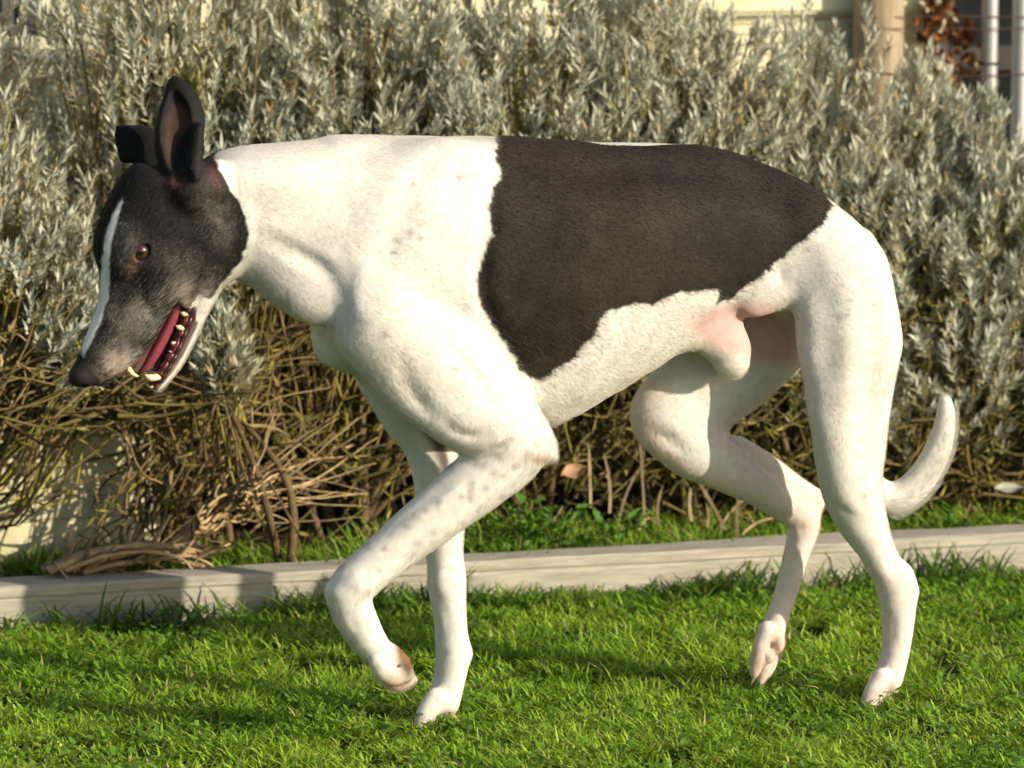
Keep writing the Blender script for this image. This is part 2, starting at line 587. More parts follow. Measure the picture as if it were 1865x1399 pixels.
wall_box('rail', da0 + .052, da1 - .052, N_WALL + 0.28, N_WALL + 0.33, 0.62, 0.66, M_DARKTIMBER, door)
wall_box('pane', da0 + .052, da1 - .052, N_WALL + 0.30, N_WALL + 0.306, 0.142, 0.618, M_DGLASS, door, bevel=0)
wall_box('pane', da0 + .052, da1 - .052, N_WALL + 0.30, N_WALL + 0.306, 0.662, 1.898, M_DGLASS, door, bevel=0)
wall_box('shed_wall', da1 + .002, da1 + 2.0, N_WALL + 0.16, N_WALL + 0.36, -0.05, 2.1, M_DARKTIMBER, label='dark timber shed wall beyond the glazed door', cat='wall')

# ---- wire fence: round post, galvanised poles, rusty strands
M_POST = flat_mat('old_post', (.36, .295, .20), rough=0.9, spec=0.15, vary=0.45, vary_scale=12, stretch=(7, 7, 0.8), bump=0.8, col2=(.21, .16, .10))


def round_post(u0, u1, v, n, ztop, mat, name, label, cat, sides=28, wob=0.002, group=None, parent=None):
    a0, a1 = hx(u0, v, n)[0], hx(u1, v, n)[0]
    r = (a1 - a0) / 2
    zs = np.concatenate([[-0.1], np.linspace(0, ztop - 0.01, 40), [ztop - 0.002, ztop]])
    V = []
    for i, z in enumerate(zs):
        rr = r * (0.93 if i == len(zs) - 1 else 1)
        for t in np.linspace(0, 2 * np.pi, sides, endpoint=False):
            q = np.array([math.cos(t) * 30, math.sin(t) * 30, z * 6])
            w = wob * (vnoise(q[None] * 0.1, 2.5, 5)[0] + 0.6 * vnoise(q[None] * 0.3, 2, 6)[0])
            V.append((math.cos(t) * (rr + w), math.sin(t) * (rr + w), z))
    n_ = len(zs)
    Q = [(i * sides + j, i * sides + (j + 1) % sides, (i + 1) * sides + (j + 1) % sides, (i + 1) * sides + j) for i in range(n_ - 1) for j in range(sides)]
    loops = [x for q in Q for x in q] + list(range((n_ - 1) * sides, n_ * sides))
    me = mesh_np(name, np.array(V), np.array(loops), np.array([4] * len(Q) + [sides]))
    o = link(name, me, mat, parent, label=label, cat=cat, group=group)
    if parent is None:
        o.location = he((a0 + a1) / 2, n)
    return o


round_post(1556, 1642, 80, N_WALL - 0.045, 1.25, M_POST, 'fence_post', 'thick weathered round wooden fence post above the silver hedge', 'post')
M_GALV = flat_mat('galvanised_steel', (.42, .43, .43), rough=0.42, spec=0.5, metal=0.55, vary=0.18, vary_scale=20, stretch=(1, 1, .3))
M_BLACKP = flat_mat('black_tie', (.012, .012, .012), rough=0.5)
pole1 = frame_empty('metal_pole', hx(1802, 100, N_FENCE - .03)[0], N_FENCE - .03, label='grey metal pole with a black tie, nearer the wooden post', cat='pole', group='grey metal poles at right')
pole2 = frame_empty('metal_pole', hx(1858, 100, N_FENCE - .03)[0], N_FENCE - .03, label='grey metal pole cut by the right picture edge', cat='pole', group='grey metal poles at right')
for po, tie in ((pole1, True), (pole2, False)):
    round_post(1788, 1816, 100, N_FENCE - .03, 1.7, M_GALV, 'tube', None, None, sides=20, wob=0.0, parent=po)
    if tie:
        c = box_mesh('tie', 0.030, 0.030, 0.004, 0.001)
        t = link('tie', c, M_BLACKP, po)
        t.location = (0, 0, hx(1802, 115, N_FENCE - .03)[2])
    aL = hx(1858, 100, N_FENCE - .03)[0] - hx(1802, 100, N_FENCE - .03)[0]
c = box_mesh('cross_bar', aL - 0.022, 0.006, 0.006, 0.001)
t = link('cross_bar', c, M_GALV, pole1)
t.location = (aL / 2, 0.0, hx(1830, 203, N_FENCE - .03)[2])

M_RUST = flat_mat('rusty_wire', (.075, .040, .024), rough=0.85, vary=0.5, vary_scale=60)
bk1_ = hx(285, 900, .33)[0]
for i, (uu, v0, v1, lab) in enumerate((((1365, 1640), 40, 46, 'topmost rusty wire strand crossing the wooden post'), ((1365, 1640), 60, 52, 'second rusty wire strand just below the topmost'), ((1365, 1640), 140, 137, 'rusty wire strand low on the wooden post'), ((0, 240), 905, 902, 'thin wire strand across the pale wall foot, upper'), ((0, 240), 950, 946, 'thin wire strand across the pale wall foot, lower'))):
    nn = N_WALL - 0.084 if i < 3 else .318
    A0, A1 = hx(uu[0], v0, nn), hx(uu[1], v1, nn)
    sl_ = (A1[2] - A0[2]) / (A1[0] - A0[0])
    aa = np.linspace(-1.8, 2.55, 160) if i < 3 else np.linspace(-.9, bk1_, 60)
    zz = A0[2] + (aa - A0[0]) * sl_ * 0.15 + 0.004 * np.sin(aa * 9 + i) + 0.004 * vnoise(np.stack([aa, aa * 0 + i, aa * 0], -1), 5, 3)
    pts = E_0 + aa[:, None] * E_A + (nn + 0.004 * np.sin(aa * 5 + 2 * i))[:, None] * E_N
    pts[:, 2] = zz
    V, L, S, _ = tubes_np([pts], [np.full(len(pts), 0.0010 if i < 3 else 0.0006)], sides=6)
    link('fence_wire', mesh_np('fence_wire', V, L, S), M_RUST, label=lab, cat='wire', group='rusty wires of the fence')

# ---- dead creeper leaves on the pier
M_LEAFBROWN = attr_mat('dead_leaf', rough=0.7, translucent=0.25, bump=0.3, bump_scale=120)


def curled_leaf(name, L, W, col, curl=0.4, seed=0, lobes=0.12):
    rg_ = np.random.default_rng(seed)
    nu, nv = 7, 5
    V, C = [], []
    for i in range(nu):
        t = i / (nu - 1)
        w = W * (math.sin(math.pi * min(t * 1.04 + 0.02, 1)) ** 0.8) * (1 + lobes * math.sin(t * 14 + seed))
        for j in range(nv):
            s_ = j / (nv - 1) * 2 - 1
            V.append((t * L, s_ * w / 2, curl * W * s_ * s_ + 0.25 * L * math.sin(t * 2.6 + seed) * curl + rg_.normal(0, W * 0.03)))
            C.append(np.array(col) * (0.8 + 0.4 * rg_.random()) * (0.75 if abs(s_) < 0.1 else 1))
    Q = [(i * nv + j, (i + 1) * nv + j, (i + 1) * nv + j + 1, i * nv + j + 1) for i in range(nu - 1) for j in range(nv - 1)]
    return mesh_np(name, np.array(V), np.array(Q), np.full(len(Q), 4), cols=np.array(C))


creeper = frame_empty('dead_creeper', hx(1700, 300, N_WALL)[0], N_WALL - 0.05, label='rust brown dead creeper climbing the white pier', cat='climbing plant')
lm = [curled_leaf('leaf', .026, .020, c_, .5, i) for i, c_ in enumerate(((.24, .085, .022), (.20, .10, .04), (.30, .12, .03), (.13, .055, .02), (.45, .38, .26)))]
crg = np.random.default_rng(12)
for i in range(190):
    big = crg.random()
    uu = crg.normal(1708, 14) if big < 0.75 else crg.normal(1752, 14)
    vv = crg.uniform(-30, 215) if big < 0.75 else crg.uniform(30, 190)
    n_ = N_WALL - 0.024 - 0.018 * crg.random()
    a, _, z = hx(uu, vv, n_)
    o = bpy.data.objects.new('leaf', lm[crg.choice(5, p=(.3, .2, .3, .12, .08))])
    if not o.data.materials:
        o.data.materials.append(M_LEAFBROWN)
    COL.objects.link(o)
    o.parent = creeper
    base = he(a, n_, z) - np.array(creeper.location)
    o.location = Matrix.Rotation(-BETA, 3, 'Z') @ Vector(base)
    o.rotation_euler = tuple(crg.uniform(-3.1, 3.1, 3))
    o.scale = (crg.uniform(.4, .95),) * 3
vp, vr = [], []
for i in range(9):
    u0 = 1700 + crg.normal(0, 12)
    z_ = np.linspace(0.1, 1.2, 30)
    a0 = hx(u0, 100, N_WALL - .03)[0]
    p = np.stack([a0 + 0.012 * np.sin(z_ * 8 + i) + 0.008 * vnoise(np.stack([z_, z_ * 0 + i, z_ * 0], -1), 9, 1) - creeper_a if False else a0 + 0.012 * np.sin(z_ * 8 + i), np.full(30, 0.02) + 0.004 * np.sin(z_ * 13 + i), z_], -1)
    p[:, 0] -= hx(1700, 300, N_WALL)[0]
    vp.append(p)
    vr.append(np.full(30, 0.0022))
for p, r in zip(vp, vr):
    V, L, S, _ = tubes_np([p], [r], sides=5)
    link('vine_stem', mesh_np('vine_stem', V, L, S), M_RUST, creeper)

# ---- silver-leaved lavender hedge
M_LEAF = attr_mat('silver_leaf', rough=0.75, spec=0.2, translucent=0.22)
M_STEM = attr_mat('woody_stem', rough=0.85, spec=0.15, bump=0.5, bump_scale=160, vary=0.3, vary_scale=60)


def shrub(label, u, n, foot_u, ra, rn, v_top, v_low, shoots, seed, dry=0.3, t0=0.35, n_branch=14):
    rg = np.random.default_rng(seed)
    root = frame_empty('lavender_shrub', hx(foot_u, 960, n)[0], n, 0.03, label=label, cat='shrub', group='silver-leaved lavender hedge')
    a_c, _, ztop = hx(u, v_top, n)
    zlow = hx(u, v_low, n)[2]
    a_c -= hx(foot_u, 960, n)[0]
    ztop -= 0.03
    zlow -= 0.03
    zc = zlow + (ztop - zlow) * 0.35
    # points on a lumpy dome
    shoots = int(shoots * 3.0)
    d = unit(rg.normal(0, 1, (shoots * 3, 3)))
    d = d[(d[:, 2] > -0.62) & (d[:, 1] < 0.75)][:shoots]
    m = len(d)
    lump = 1 + 0.20 * vnoise(d, 2.2, seed) + 0.23 * vnoise(d, 5.5, seed + 1)
    depth = 1 - 0.5 * rg.random(m) ** 1.6
    hgt = np.where(d[:, 2] > 0, ztop - zc, zc - zlow)
    tip = np.stack([a_c + d[:, 0] * ra * lump * depth, d[:, 1] * rn * lump * depth, zc + d[:, 2] * hgt * np.where(d[:, 2] > 0, lump, 1) * depth], -1)
    kp_ = (vnoise(tip * np.array([1.0, 1.0, .55]), 13, seed + 7) + 0.35 * rg.normal(0, 1, m) > -0.06)
    d, lump, depth, hgt, tip = d[kp_], lump[kp_], depth[kp_], hgt[kp_], tip[kp_]
    m = len(d)
    axis = unit(np.stack([d[:, 0] * 0.55 + rg.normal(0, .22, m), d[:, 1] * 0.55 - 0.10 + rg.normal(0, .22, m), 0.85 + 0.25 * d[:, 2] + 0 * rg.random(m)], -1))
    slen = 0.040 + 0.045 * rg.random(m)
    root_p = tip - axis * slen[:, None]
    # leaves along each shoot, dense at the tip
    per = 22
    t = np.tile(np.linspace(0.05, 1.0, per) ** 0.75, m).reshape(m, per) + rg.normal(0, .02, (m, per))
    phi = np.tile(np.arange(per) * 2.4, m).reshape(m, per) + rg.random((m, 1)) * 6.28
    ref = unit(np.cross(axis, np.array([0.3, 0.2, 0.1])))
    ref2 = np.cross(axis, ref)
    rad = np.cos(phi)[..., None] * ref[:, None, :] + np.sin(phi)[..., None] * ref2[:, None, :]
    base = root_p[:, None, :] + axis[:, None, :] * (slen[:, None] * t)[..., None]
    openk = (1.05 - 0.72 * t)[..., None] + rg.normal(0, .12, (m, per, 1))
    ld = unit(axis[:, None, :] + rad * openk)
    sd = unit(np.cross(ld, rad + 0.15 * rg.normal(0, 1, (m, per, 3))))
    sd = unit(np.cross(ld, np.cross(sd, ld)))
    ll = (0.013 + 0.011 * rg.random((m, per))) * (0.85 + 0.35 * t) * rg.uniform(.65, 1.3, (m, 1))
    lw = 0.0033 + 0.0022 * rg.random((m, per))
    bend = rad * (ll * 0.12)[..., None]
    tone = vnoise(tip, 7, seed + 3)
    silver = np.array([.465, .485, .395])
    warm = np.array([.440, .420, .300])
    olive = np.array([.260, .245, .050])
    wk = np.clip(0.16 + 0.7 * tone + rg.normal(0, .18, m), 0, 1)[:, None, None]
    col = silver * (1 - wk) + warm * wk
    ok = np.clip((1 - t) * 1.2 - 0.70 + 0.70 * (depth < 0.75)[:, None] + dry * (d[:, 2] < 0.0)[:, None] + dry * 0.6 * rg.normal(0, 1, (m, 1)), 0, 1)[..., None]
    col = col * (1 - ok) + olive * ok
    dryl = rg.random((m, per)) < 0.05 + 0.12 * dry
    col = np.where(dryl[..., None], np.array([.34, .24, .12]), col)
    col = col * (0.78 + 0.44 * rg.random((m, per, 1)))
    f = lambda x: x.reshape(-1, x.shape[-1])
    leaves = blades_np(f(base), f(ld), f(sd), ll.ravel(), lw.ravel(), f(bend), f(col), None, levels=2, profile=np.array([.7, 1, 0]))
    link('foliage', mesh_np('foliage', *leaves[:3], cols=leaves[3]), M_LEAF, root, kind='stuff')
    # twigs: every shoot hangs on a woody stem that runs back towards the foot
    paths, radii, cols = [], [], []
    for i in range(0, m, 5):
        foot = np.array([rg.normal(0, .05), rg.normal(0, .03), 0.0])
        mid = foot * 0.35 + root_p[i] * 0.65 + np.array([rg.normal(0, .03), rg.normal(0, .03), -0.06 + rg.normal(0, .02)])
        start = foot + (mid - foot) * rg.uniform(t0, 0.75 + 0.2 * (t0 > .5))
        paths.append(catmull(np.array([start, mid, root_p[i], tip[i] - axis[i] * 0.012]), 3))
        radii.append(np.linspace(0.0024, 0.0010, len(paths[-1])))
        c = np.array([.17, .12, .050]) * (0.4 + 0.8 * rg.random())
        if rg.random() < 0.35:
            c = np.array([.24, .22, .045]) * (0.5 + 0.6 * rg.random())
        cols.append(c)
    V, L, S, C = tubes_np(paths, radii, 4, cols)
    link('twigs', mesh_np('twigs', V, L, S, cols=C), M_STEM, root, kind='stuff')
    # main branches
    for i in range(n_branch):
        j = rg.integers(m)
        foot = np.array([rg.normal(0, .045), rg.normal(0, .03), -0.01])
        tgt = foot + (root_p[j] - foot) * rg.uniform(.75, 1.0)
        mid = foot * .5 + tgt * .5 + np.array([rg.normal(0, .03), -0.03 + rg.normal(0, .03), rg.normal(0, .04)])
        p = catmull(np.array([foot, mid, tgt]), 7)
        r = np.linspace(0.0075, 0.0028, len(p)) * rg.uniform(.7, 1.3)
        V, L, S, C = tubes_np([p], [r], 7, [np.array([.13, .09, .045]) * (0.6 + 0.6 * rg.random())])
        link('branch', mesh_np('branch', V, L, S, cols=C), M_STEM, root)
    return root


shrub('silver lavender mound at the left picture edge, in front of the dog\'s nose', -20, .26, -230, .205, .13, 205, 770, 560, 101, dry=.25, t0=.7, n_branch=4)
shrub('tall silver lavender shrub behind the dog\'s ears and forehead', 330, .44, 330, .24, .20, -90, 610, 640, 102, dry=.45)
shrub('silver lavender sprawling behind the dog\'s neck', 640, .42, 620, .24, .20, -110, 560, 600, 103, dry=.30)
shrub('silver lavender shrub above the dog\'s withers and the front of the saddle', 930, .42, 940, .24, .20, -110, 720, 640, 104, dry=.38)
shrub('silver lavender shrub above the middle of the dog\'s saddle', 1210, .42, 1210, .24, .20, -90, 740, 660, 105, dry=.38)
shrub('silver lavender shrub in front of the wooden post, above the dog\'s rump', 1480, .40, 1490, .25, .20, 40, 830, 700, 106, dry=.38)
shrub('silver lavender shrub right of the dog\'s rump, tops below the metal poles', 1740, .36, 1730, .25, .20, 150, 880, 780, 107, dry=.36)
shrub('silver lavender shrub cut by the right picture edge', 1990, .36, 1990, .25, .20, 190, 880, 520, 108, dry=.36)
shrub('silver lavender shrub outside the left picture edge', -190, .46, -330, .27, .20, -60, 600, 480, 109, dry=.3)

shrub('small grey-green sprig hanging below the dog\'s jaw', 405, .17, 470, .040, .035, 540, 735, 46, 110, dry=.2, t0=.8, n_branch=2)
rg = np.random.default_rng(77)


# ---- bare wood under the hedge: tangles of dry twigs, each tangle one plant's litter
def tangle(label, u0, u1, v0, v1, n0, n1, count, seed, pull=(0.9, 0, 0.25), cols_=((.26, .18, .075), (.16, .11, .05), (.30, .23, .11), (.20, .165, .05)), rmax=0.0032, leafy=0, leafc=None):
    rg = np.random.default_rng(seed)
    uc = (u0 + u1) / 2
    ac = hx(uc, v1, n0)[0]
    root = frame_empty('dry_twig_tangle', ac, n0, 0.03, label=label, cat='dry twigs', group='tangled dry twigs under the hedge')
    paths, radii, cols = [], [], []
    for i in range(count):
        a, n_, z = hx(rg.uniform(u0, u1), rg.uniform(v0, v1), rg.uniform(n0, n1))
        L = rg.uniform(.06, .20)
        dr = unit(np.array(pull) * rg.choice((1, 1, -0.7)) + rg.normal(0, .38, 3) * np.array([1, .6, .8]))
        s0 = np.array([a - ac, n_ - n0, max(z - 0.03, .004)])
        k1 = s0 + dr * L * .5 + rg.normal(0, .012, 3)
        k2 = s0 + dr * L + rg.normal(0, .022, 3) + np.array([0, 0, -0.02 + 0.04 * rg.random()])
        p = catmull(np.array([s0, k1, k2]), 4)
        p[:, 2] = np.maximum(p[:, 2], 0.004)
        paths.append(p)
        radii.append(np.linspace(rg.uniform(.0012, rmax), .0008, len(p)))
        cols.append(np.array(cols_[rg.integers(len(cols_))]) * rg.uniform(.35, 1.05))
    nb = min(30, count // 6)
    order = np.argsort([-r[0] for r in radii])
    for j in order[:nb]:
        V, L, S, C = tubes_np([paths[j]], [radii[j] * 1.2], 6, [cols[j]])
        link('twig', mesh_np('twig', V, L, S, cols=C), M_STEM, root)
    rest = order[nb:]
    V, L, S, C = tubes_np([paths[j] for j in rest], [radii[j] for j in rest], 4, [cols[j] for j in rest])
    parts = [(V, L.ravel(), S, C)]
    if leafy:
        m = leafy
        ii = rg.integers(0, len(rest), m)
        bs = np.array([paths[rest[i]][rg.integers(2, len(paths[rest[i]]))] for i in ii])
        ld = unit(rg.normal(0, 1, (m, 3)) + np.array([.3, -.2, .3]))
        sd = unit(np.cross(ld, rg.normal(0, 1, (m, 3))))
        c = np.where(rg.random((m, 1)) < .65, np.array([[.23, .205, .045]]), np.array([[.27, .20, .10]])) * rg.uniform(.4, 1.0, (m, 1))
        if leafc is not None:
            c = np.array(leafc)[rg.integers(0, len(leafc), m)]
        parts.append(blades_np(bs, ld, sd, rg.uniform(.012, .030, m), rg.uniform(.002, .005, m) * (2.0 if leafc is not None else 1.0), np.zeros((m, 3)), c, None, profile=np.array([.6, 1, .7, 0])))
    V, L, S, C = join_np(parts)
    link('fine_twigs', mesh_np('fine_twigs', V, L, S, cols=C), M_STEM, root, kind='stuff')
    return root


SHADE_COLS = ((.050, .036, .016), (.035, .028, .012), (.075, .055, .024), (.045, .045, .012))  # back twigs and leaves coloured dark to paint the shade inside the hedge
tangle('brush coloured dark as deep shade at the back of the hedge, left half', -60, 860, 640, 940, .52, .68, 760, 221, pull=(.7, 0, .5), leafy=5200, cols_=SHADE_COLS, leafc=SHADE_COLS)
tangle('brush coloured dark as deep shade at the back of the hedge, right half', 840, 1950, 600, 930, .52, .68, 760, 222, pull=(.7, 0, .5), leafy=5200, cols_=SHADE_COLS, leafc=SHADE_COLS)
tangle('upright dry stalks at the right end of the low pale block', 225, 345, 820, 960, .18, .31, 60, 223, pull=(.15, 0, 1.0), leafy=420)
OLIVE_COLS = ((.20, .16, .045), (.13, .105, .035), (.24, .19, .075), (.10, .085, .03))
tangle('tan dry twigs sweeping below the left lavender mound', -120, 330, 640, 785, .14, .30, 210, 201, pull=(.95, 0, .22), leafy=900)
tangle('brown twigs below the dog\'s open mouth', 250, 500, 640, 880, .24, .55, 200, 202, pull=(.8, 0, .35), leafy=900)
tangle('brown twigs in shade below the dog\'s chest', 480, 830, 560, 920, .24, .58, 220, 203, pull=(.7, 0, .4), leafy=1500, cols_=OLIVE_COLS)
tangle('brown twigs behind the forelegs and elbow', 800, 1120, 600, 930, .24, .55, 190, 204, pull=(.5, 0, .6), leafy=1500, cols_=OLIVE_COLS)
tangle('tangle of dry stalks behind the swinging hind leg', 1080, 1480, 650, 930, .22, .50, 230, 205, pull=(.6, 0, .25), leafy=2600, cols_=OLIVE_COLS)
tangle('olive dry twigs behind the standing hind leg and tail', 1430, 1700, 560, 915, .22, .5, 280, 206, pull=(.75, 0, .15), leafy=3200, cols_=OLIVE_COLS)
tangle('dry twigs at the right picture edge below the lavender', 1680, 1990, 700, 905, .20, .45, 260, 207, pull=(.75, 0, .1), leafy=2600, cols_=OLIVE_COLS)

# ---- dead branch lying over the edging at left
M_BARK = attr_mat('dry_bark', rough=0.85, spec=0.15, bump=0.8, bump_scale=120, vary=0.35, vary_scale=70)
db = frame_empty('dead_branch', hx(330, 1030, .06)[0], .06, BH, label='tan shredded dead branch lying across the timber edging at left', cat='branch')
db0 = np.array([hx(330, 1030, .06)[0], .06, BH])
rg = np.random.default_rng(55)


def strip(pts_uvn, r0, r1, col, flat=0.5, name='bark_strip', sides=7):
    pts = np.array([hx(u, v, n_) for u, v, n_ in pts_uvn]) - db0
    p = catmull(pts, 6)
    p += 0.0025 * np.stack([vnoise(p, 40, s_) for s_ in (1, 2, 3)], -1)
    r = np.linspace(r0, r1, len(p)) * (1 + 0.25 * vnoise(p, 60, 9))
    V, L, S, C = tubes_np([p], [r], sides, [np.array(col)])
    V2 = V.reshape(len(p), sides, 3)
    V2 = p[:, None, :] + (V2 - p[:, None, :]) * np.array([1, 1, flat])
    link(name, mesh_np(name, V2.reshape(-1, 3), L, S, cols=C), M_BARK, db)


for i in range(26):
    v_off = rg.uniform(-26, 10)
    u0 = 75 + rg.uniform(-5, 90)
    u1 = 385 + rg.uniform(-60, 10)
    n0 = .035 + .08 * rg.random()
    k = np.clip((u0 - 75) / 300, 0, 1)
    strip([(u0, 1042 - 10 * k + v_off * .25, n0), (u0 * .65 + u1 * .35, 1022 + v_off * .8, n0 + rg.normal(0, .008)), (u0 * .3 + u1 * .7, 1014 + v_off, n0 + rg.normal(0, .01)), (u1, 1012 + v_off * .6 + rg.normal(0, 8), n0)], rg.uniform(.006, .012), rg.uniform(.003, .007), np.array([.33, .235, .13]) * rg.uniform(.6, 1.2))
for i in range(12):                                       # the rising stump
    strip([(300 + rg.normal(0, 16), 1010 + rg.normal(0, 6), .07), (335 + rg.normal(0, 8), 982 + rg.normal(0, 5), .085), (372 + rg.normal(0, 10), 950 + rg.normal(0, 8), .11), (420 + rg.normal(0, 20), 915 + rg.normal(0, 14), .14)], rg.uniform(.004, .008), rg.uniform(.002, .004), np.array([.30, .20, .10]) * rg.uniform(.6, 1.2))
for i in range(80):
    u0, v0, n0 = rg.uniform(80, 390), 0, .03 + .09 * rg.random()
    v0 = 1040 - (u0 - 80) * .05 - 46 * rg.random() * (0.35 + 0.65 * np.clip((u0 - 80) / 200, 0, 1))
    ln_ = rg.uniform(20, 70)
    an_ = rg.normal(-.25, .55)
    strip([(u0, v0, n0), (u0 + ln_ * .5 * math.cos(an_), v0 + ln_ * .5 * math.sin(an_) + rg.normal(0, 3), n0 - .008), (u0 + ln_ * math.cos(an_), v0 + ln_ * math.sin(an_) + rg.normal(0, 6), n0 + rg.normal(0, .012))], rg.uniform(.002, .006), rg.uniform(.001, .003), np.array([.34, .24, .13]) * rg.uniform(.3, 1.2), flat=.6, sides=5)
for i in range(46):                                       # stems fanning up to the right
    u1, v1 = rg.uniform(430, 690), rg.uniform(740, 960)
    us, vs = rg.uniform(330, 480), 0
    vs = 965 - (us - 330) * 0.55 + rg.normal(0, 14)
    um, vm = us * .5 + u1 * .5, vs * .5 + v1 * .5 + rg.normal(6, 16)
    strip([(us, vs, .09 + rg.normal(0, .015)), (us * .7 + um * .3, vs * .65 + vm * .35 + rg.normal(0, 9), .12), (um, vm, .16 + rg.normal(0, .02)), (u1, v1, .20 + rg.normal(0, .04))], rg.uniform(.0014, .0032), .0008, np.array([.36, .26, .135]) * rg.uniform(.45, 1.15), flat=1, name='stem', sides=5)

# ---- low pale block at the left end of the bed
bk0, bk1 = -0.9, hx(285, 900, .33)[0]
wall_box('low_block_wall', bk0, bk1, .33, .47, -0.03, hx(100, 800, .33)[2], M_WALLC, bevel=0.006, label='low pale yellow block wall at lower left below the twigs', cat='wall')

# ---- pale straws standing behind the hind legs
st = frame_empty('dry_straw_clump', hx(1200, 950, .16)[0], .16, .03, label='pale flat dry straws standing behind the timber under the belly', cat='straw')
sp0 = hx(1200, 950, .16)[0]
M_STRAW = attr_mat('straw', rough=0.7, translucent=0.2, vary=0.3, vary_scale=60)
for (u0, v0, u1, v1, w_) in ((1076, 925, 1074, 800, 8), (1110, 935, 1122, 828, 8), (1104, 870, 1110, 845, 6), (1130, 940, 1138, 868, 7), (1175, 960, 1168, 800, 7), (1200, 955, 1184, 890, 9), (1260, 950, 1246, 878, 9), (1322, 965, 1284, 890, 9), (1310, 975, 1320, 900, 8), (1345, 985, 1330, 898, 9), (1352, 975, 1390, 920, 7), (1000, 960, 1046, 895, 6), (1288, 960, 1300, 905, 6), (1165, 965, 1178, 905, 6), (1240, 990, 1232, 930, 5)):
    P0, P1 = hx(u0, v0, .15), hx(u1, v1, .16 + .05 * rg.random())
    b0 = np.array([[P0[0] - sp0, P0[1] - .16, P0[2] - .03]])
    dv_ = np.array([[P1[0] - P0[0], P1[1] - P0[1], P1[2] - P0[2]]])
    ln = np.linalg.norm(dv_)
    sdv = unit(np.cross(dv_, np.array([[0.1, 1.0, 0.1]])))
    c = np.array([[.30, .23, .12]]) * rg.uniform(.5, 1.15)
    V, L, S, C = blades_np(b0, unit(dv_), sdv, np.array([ln]), np.array([w_ * .00052]), rg.normal(0, .016, (1, 3)), c, None, levels=6, profile=np.array([1, 1, 1.05, .95, 1, .8, 0]))
    link('straw', mesh_np('straw', V, L, S, cols=C), M_STRAW, st)

# ---- leafy weeds in the bed
M_WEED = attr_mat('weed_leaf', rough=0.5, translucent=0.35, bump=0.2)
for wi, (u, v, n_, hgt, nl, lab) in enumerate(((960, 975, .12, .095, 34, 'low green weed with small leaves right of the planted front leg'), (1020, 970, .12, .080, 30, 'low green weed below the brown fallen leaf'), (1118, 985, .10, .060, 22, 'small green weed among the pale straws'), (880, 985, .13, .07, 22, 'small green weed behind the near foreleg'), (1740, 930, .12, .05, 12, 'small green weed behind the timber right of the tail'))):
    wd = frame_empty('weed', hx(u, v, n_)[0], n_, .03, label=lab, cat='weed', group='green weeds in the bed')
    wr = np.random.default_rng(300 + wi)
    for i in range(nl):
        az = wr.random() * 6.28
        L = wr.uniform(.016, .030)
        lf = curled_leaf('leaf', L, L * .6, np.array([.085, .19, .022]) * wr.uniform(.8, 1.4), .2, int(wr.integers(99)), .2)
        o = link('leaf', lf, M_WEED, wd)
        rr = wr.uniform(0, .045)
        o.location = (math.cos(az) * rr, math.sin(az) * rr * .6, wr.uniform(.01, hgt))
        o.rotation_euler = (wr.normal(0, .4), wr.uniform(-.9, .1), az)
    for i in range(6):
        az = wr.random() * 6.28
        p = catmull(np.array([[0, 0, -.01], [math.cos(az) * .015, math.sin(az) * .01, hgt * .5], [math.cos(az) * .04, math.sin(az) * .03, hgt]]), 4)
        V, L, S, C = tubes_np([p], [np.linspace(.0012, .0006, len(p))], 5, [np.array([.10, .17, .03])])
        link('stalk', mesh_np('stalk', V, L, S, cols=C), M_WEED, wd)
fl = link('fallen_leaf', curled_leaf('fallen_leaf', .040, .024, (.42, .25, .14), .35, 3, .05), M_LEAFBROWN, label='brown curled fallen leaf caught in the twigs behind the elbow', cat='leaf')
fl.location = hW(1022, 868, .16)
fl.rotation_euler = (0.9, -0.25, BETA + .1)
fl = link('fallen_leaf', curled_leaf('fallen_leaf', .045, .022, (.36, .36, .28), .2, 4, .05), M_LEAFBROWN, label='pale grey fallen leaf behind the timber at the right picture edge', cat='leaf')
fl.location = hW(1812, 890, .16)
fl.rotation_euler = (0.6, .05, BETA)

# ================================================================== THE DOG
PSI = math.radians(20.0)
D_T = np.array([math.cos(PSI), math.sin(PSI), 0.0])       # towards the tail
D_Y = np.array([-math.sin(PSI), math.cos(PSI), 0.0])      # towards its far (right) side
D_0 = np.array([0.0, -0.04, 0.0])
dog = link('dog', None, label='white greyhound with black saddle and black head walking across the lawn', cat='dog')
dog.location = D_0
dog.rotation_euler = (0, 0, PSI)
MPX = 5.5 / FPX                              # metres per photo pixel at the dog


def to_loc(P):
    Q = np.asarray(P) - D_0
    return np.stack([Q @ D_T, Q @ D_Y, Q[..., 2]], -1)


def to_world(L):
    return D_0 + L[..., :1] * D_T + L[..., 1:2] * D_Y + L[..., 2:3] * np.array([0, 0, 1.0])


def dp(u, v, s=0.0):
    """point of the dog: sight line (u,v) met with the plane s metres to the dog's left of its spine plane"""
    d = ray(u, v)
    nrm = -D_Y
    t = (s - (CAM - D_0) @ nrm) / (d @ nrm)
    return to_loc(CAM + d * t)


# ---- sampling grid: 1.6 mm round the head, coarser elsewhere
def axis(lo, hi, flo, fhi, fine, coarse):
    a = [lo]
    while a[-1] < hi:
        x = a[-1]
        dist = max(flo - x, x - fhi, 0)
        a.append(x + min(coarse, fine + dist * 0.10))
    return np.array(a, dtype=np.float32)


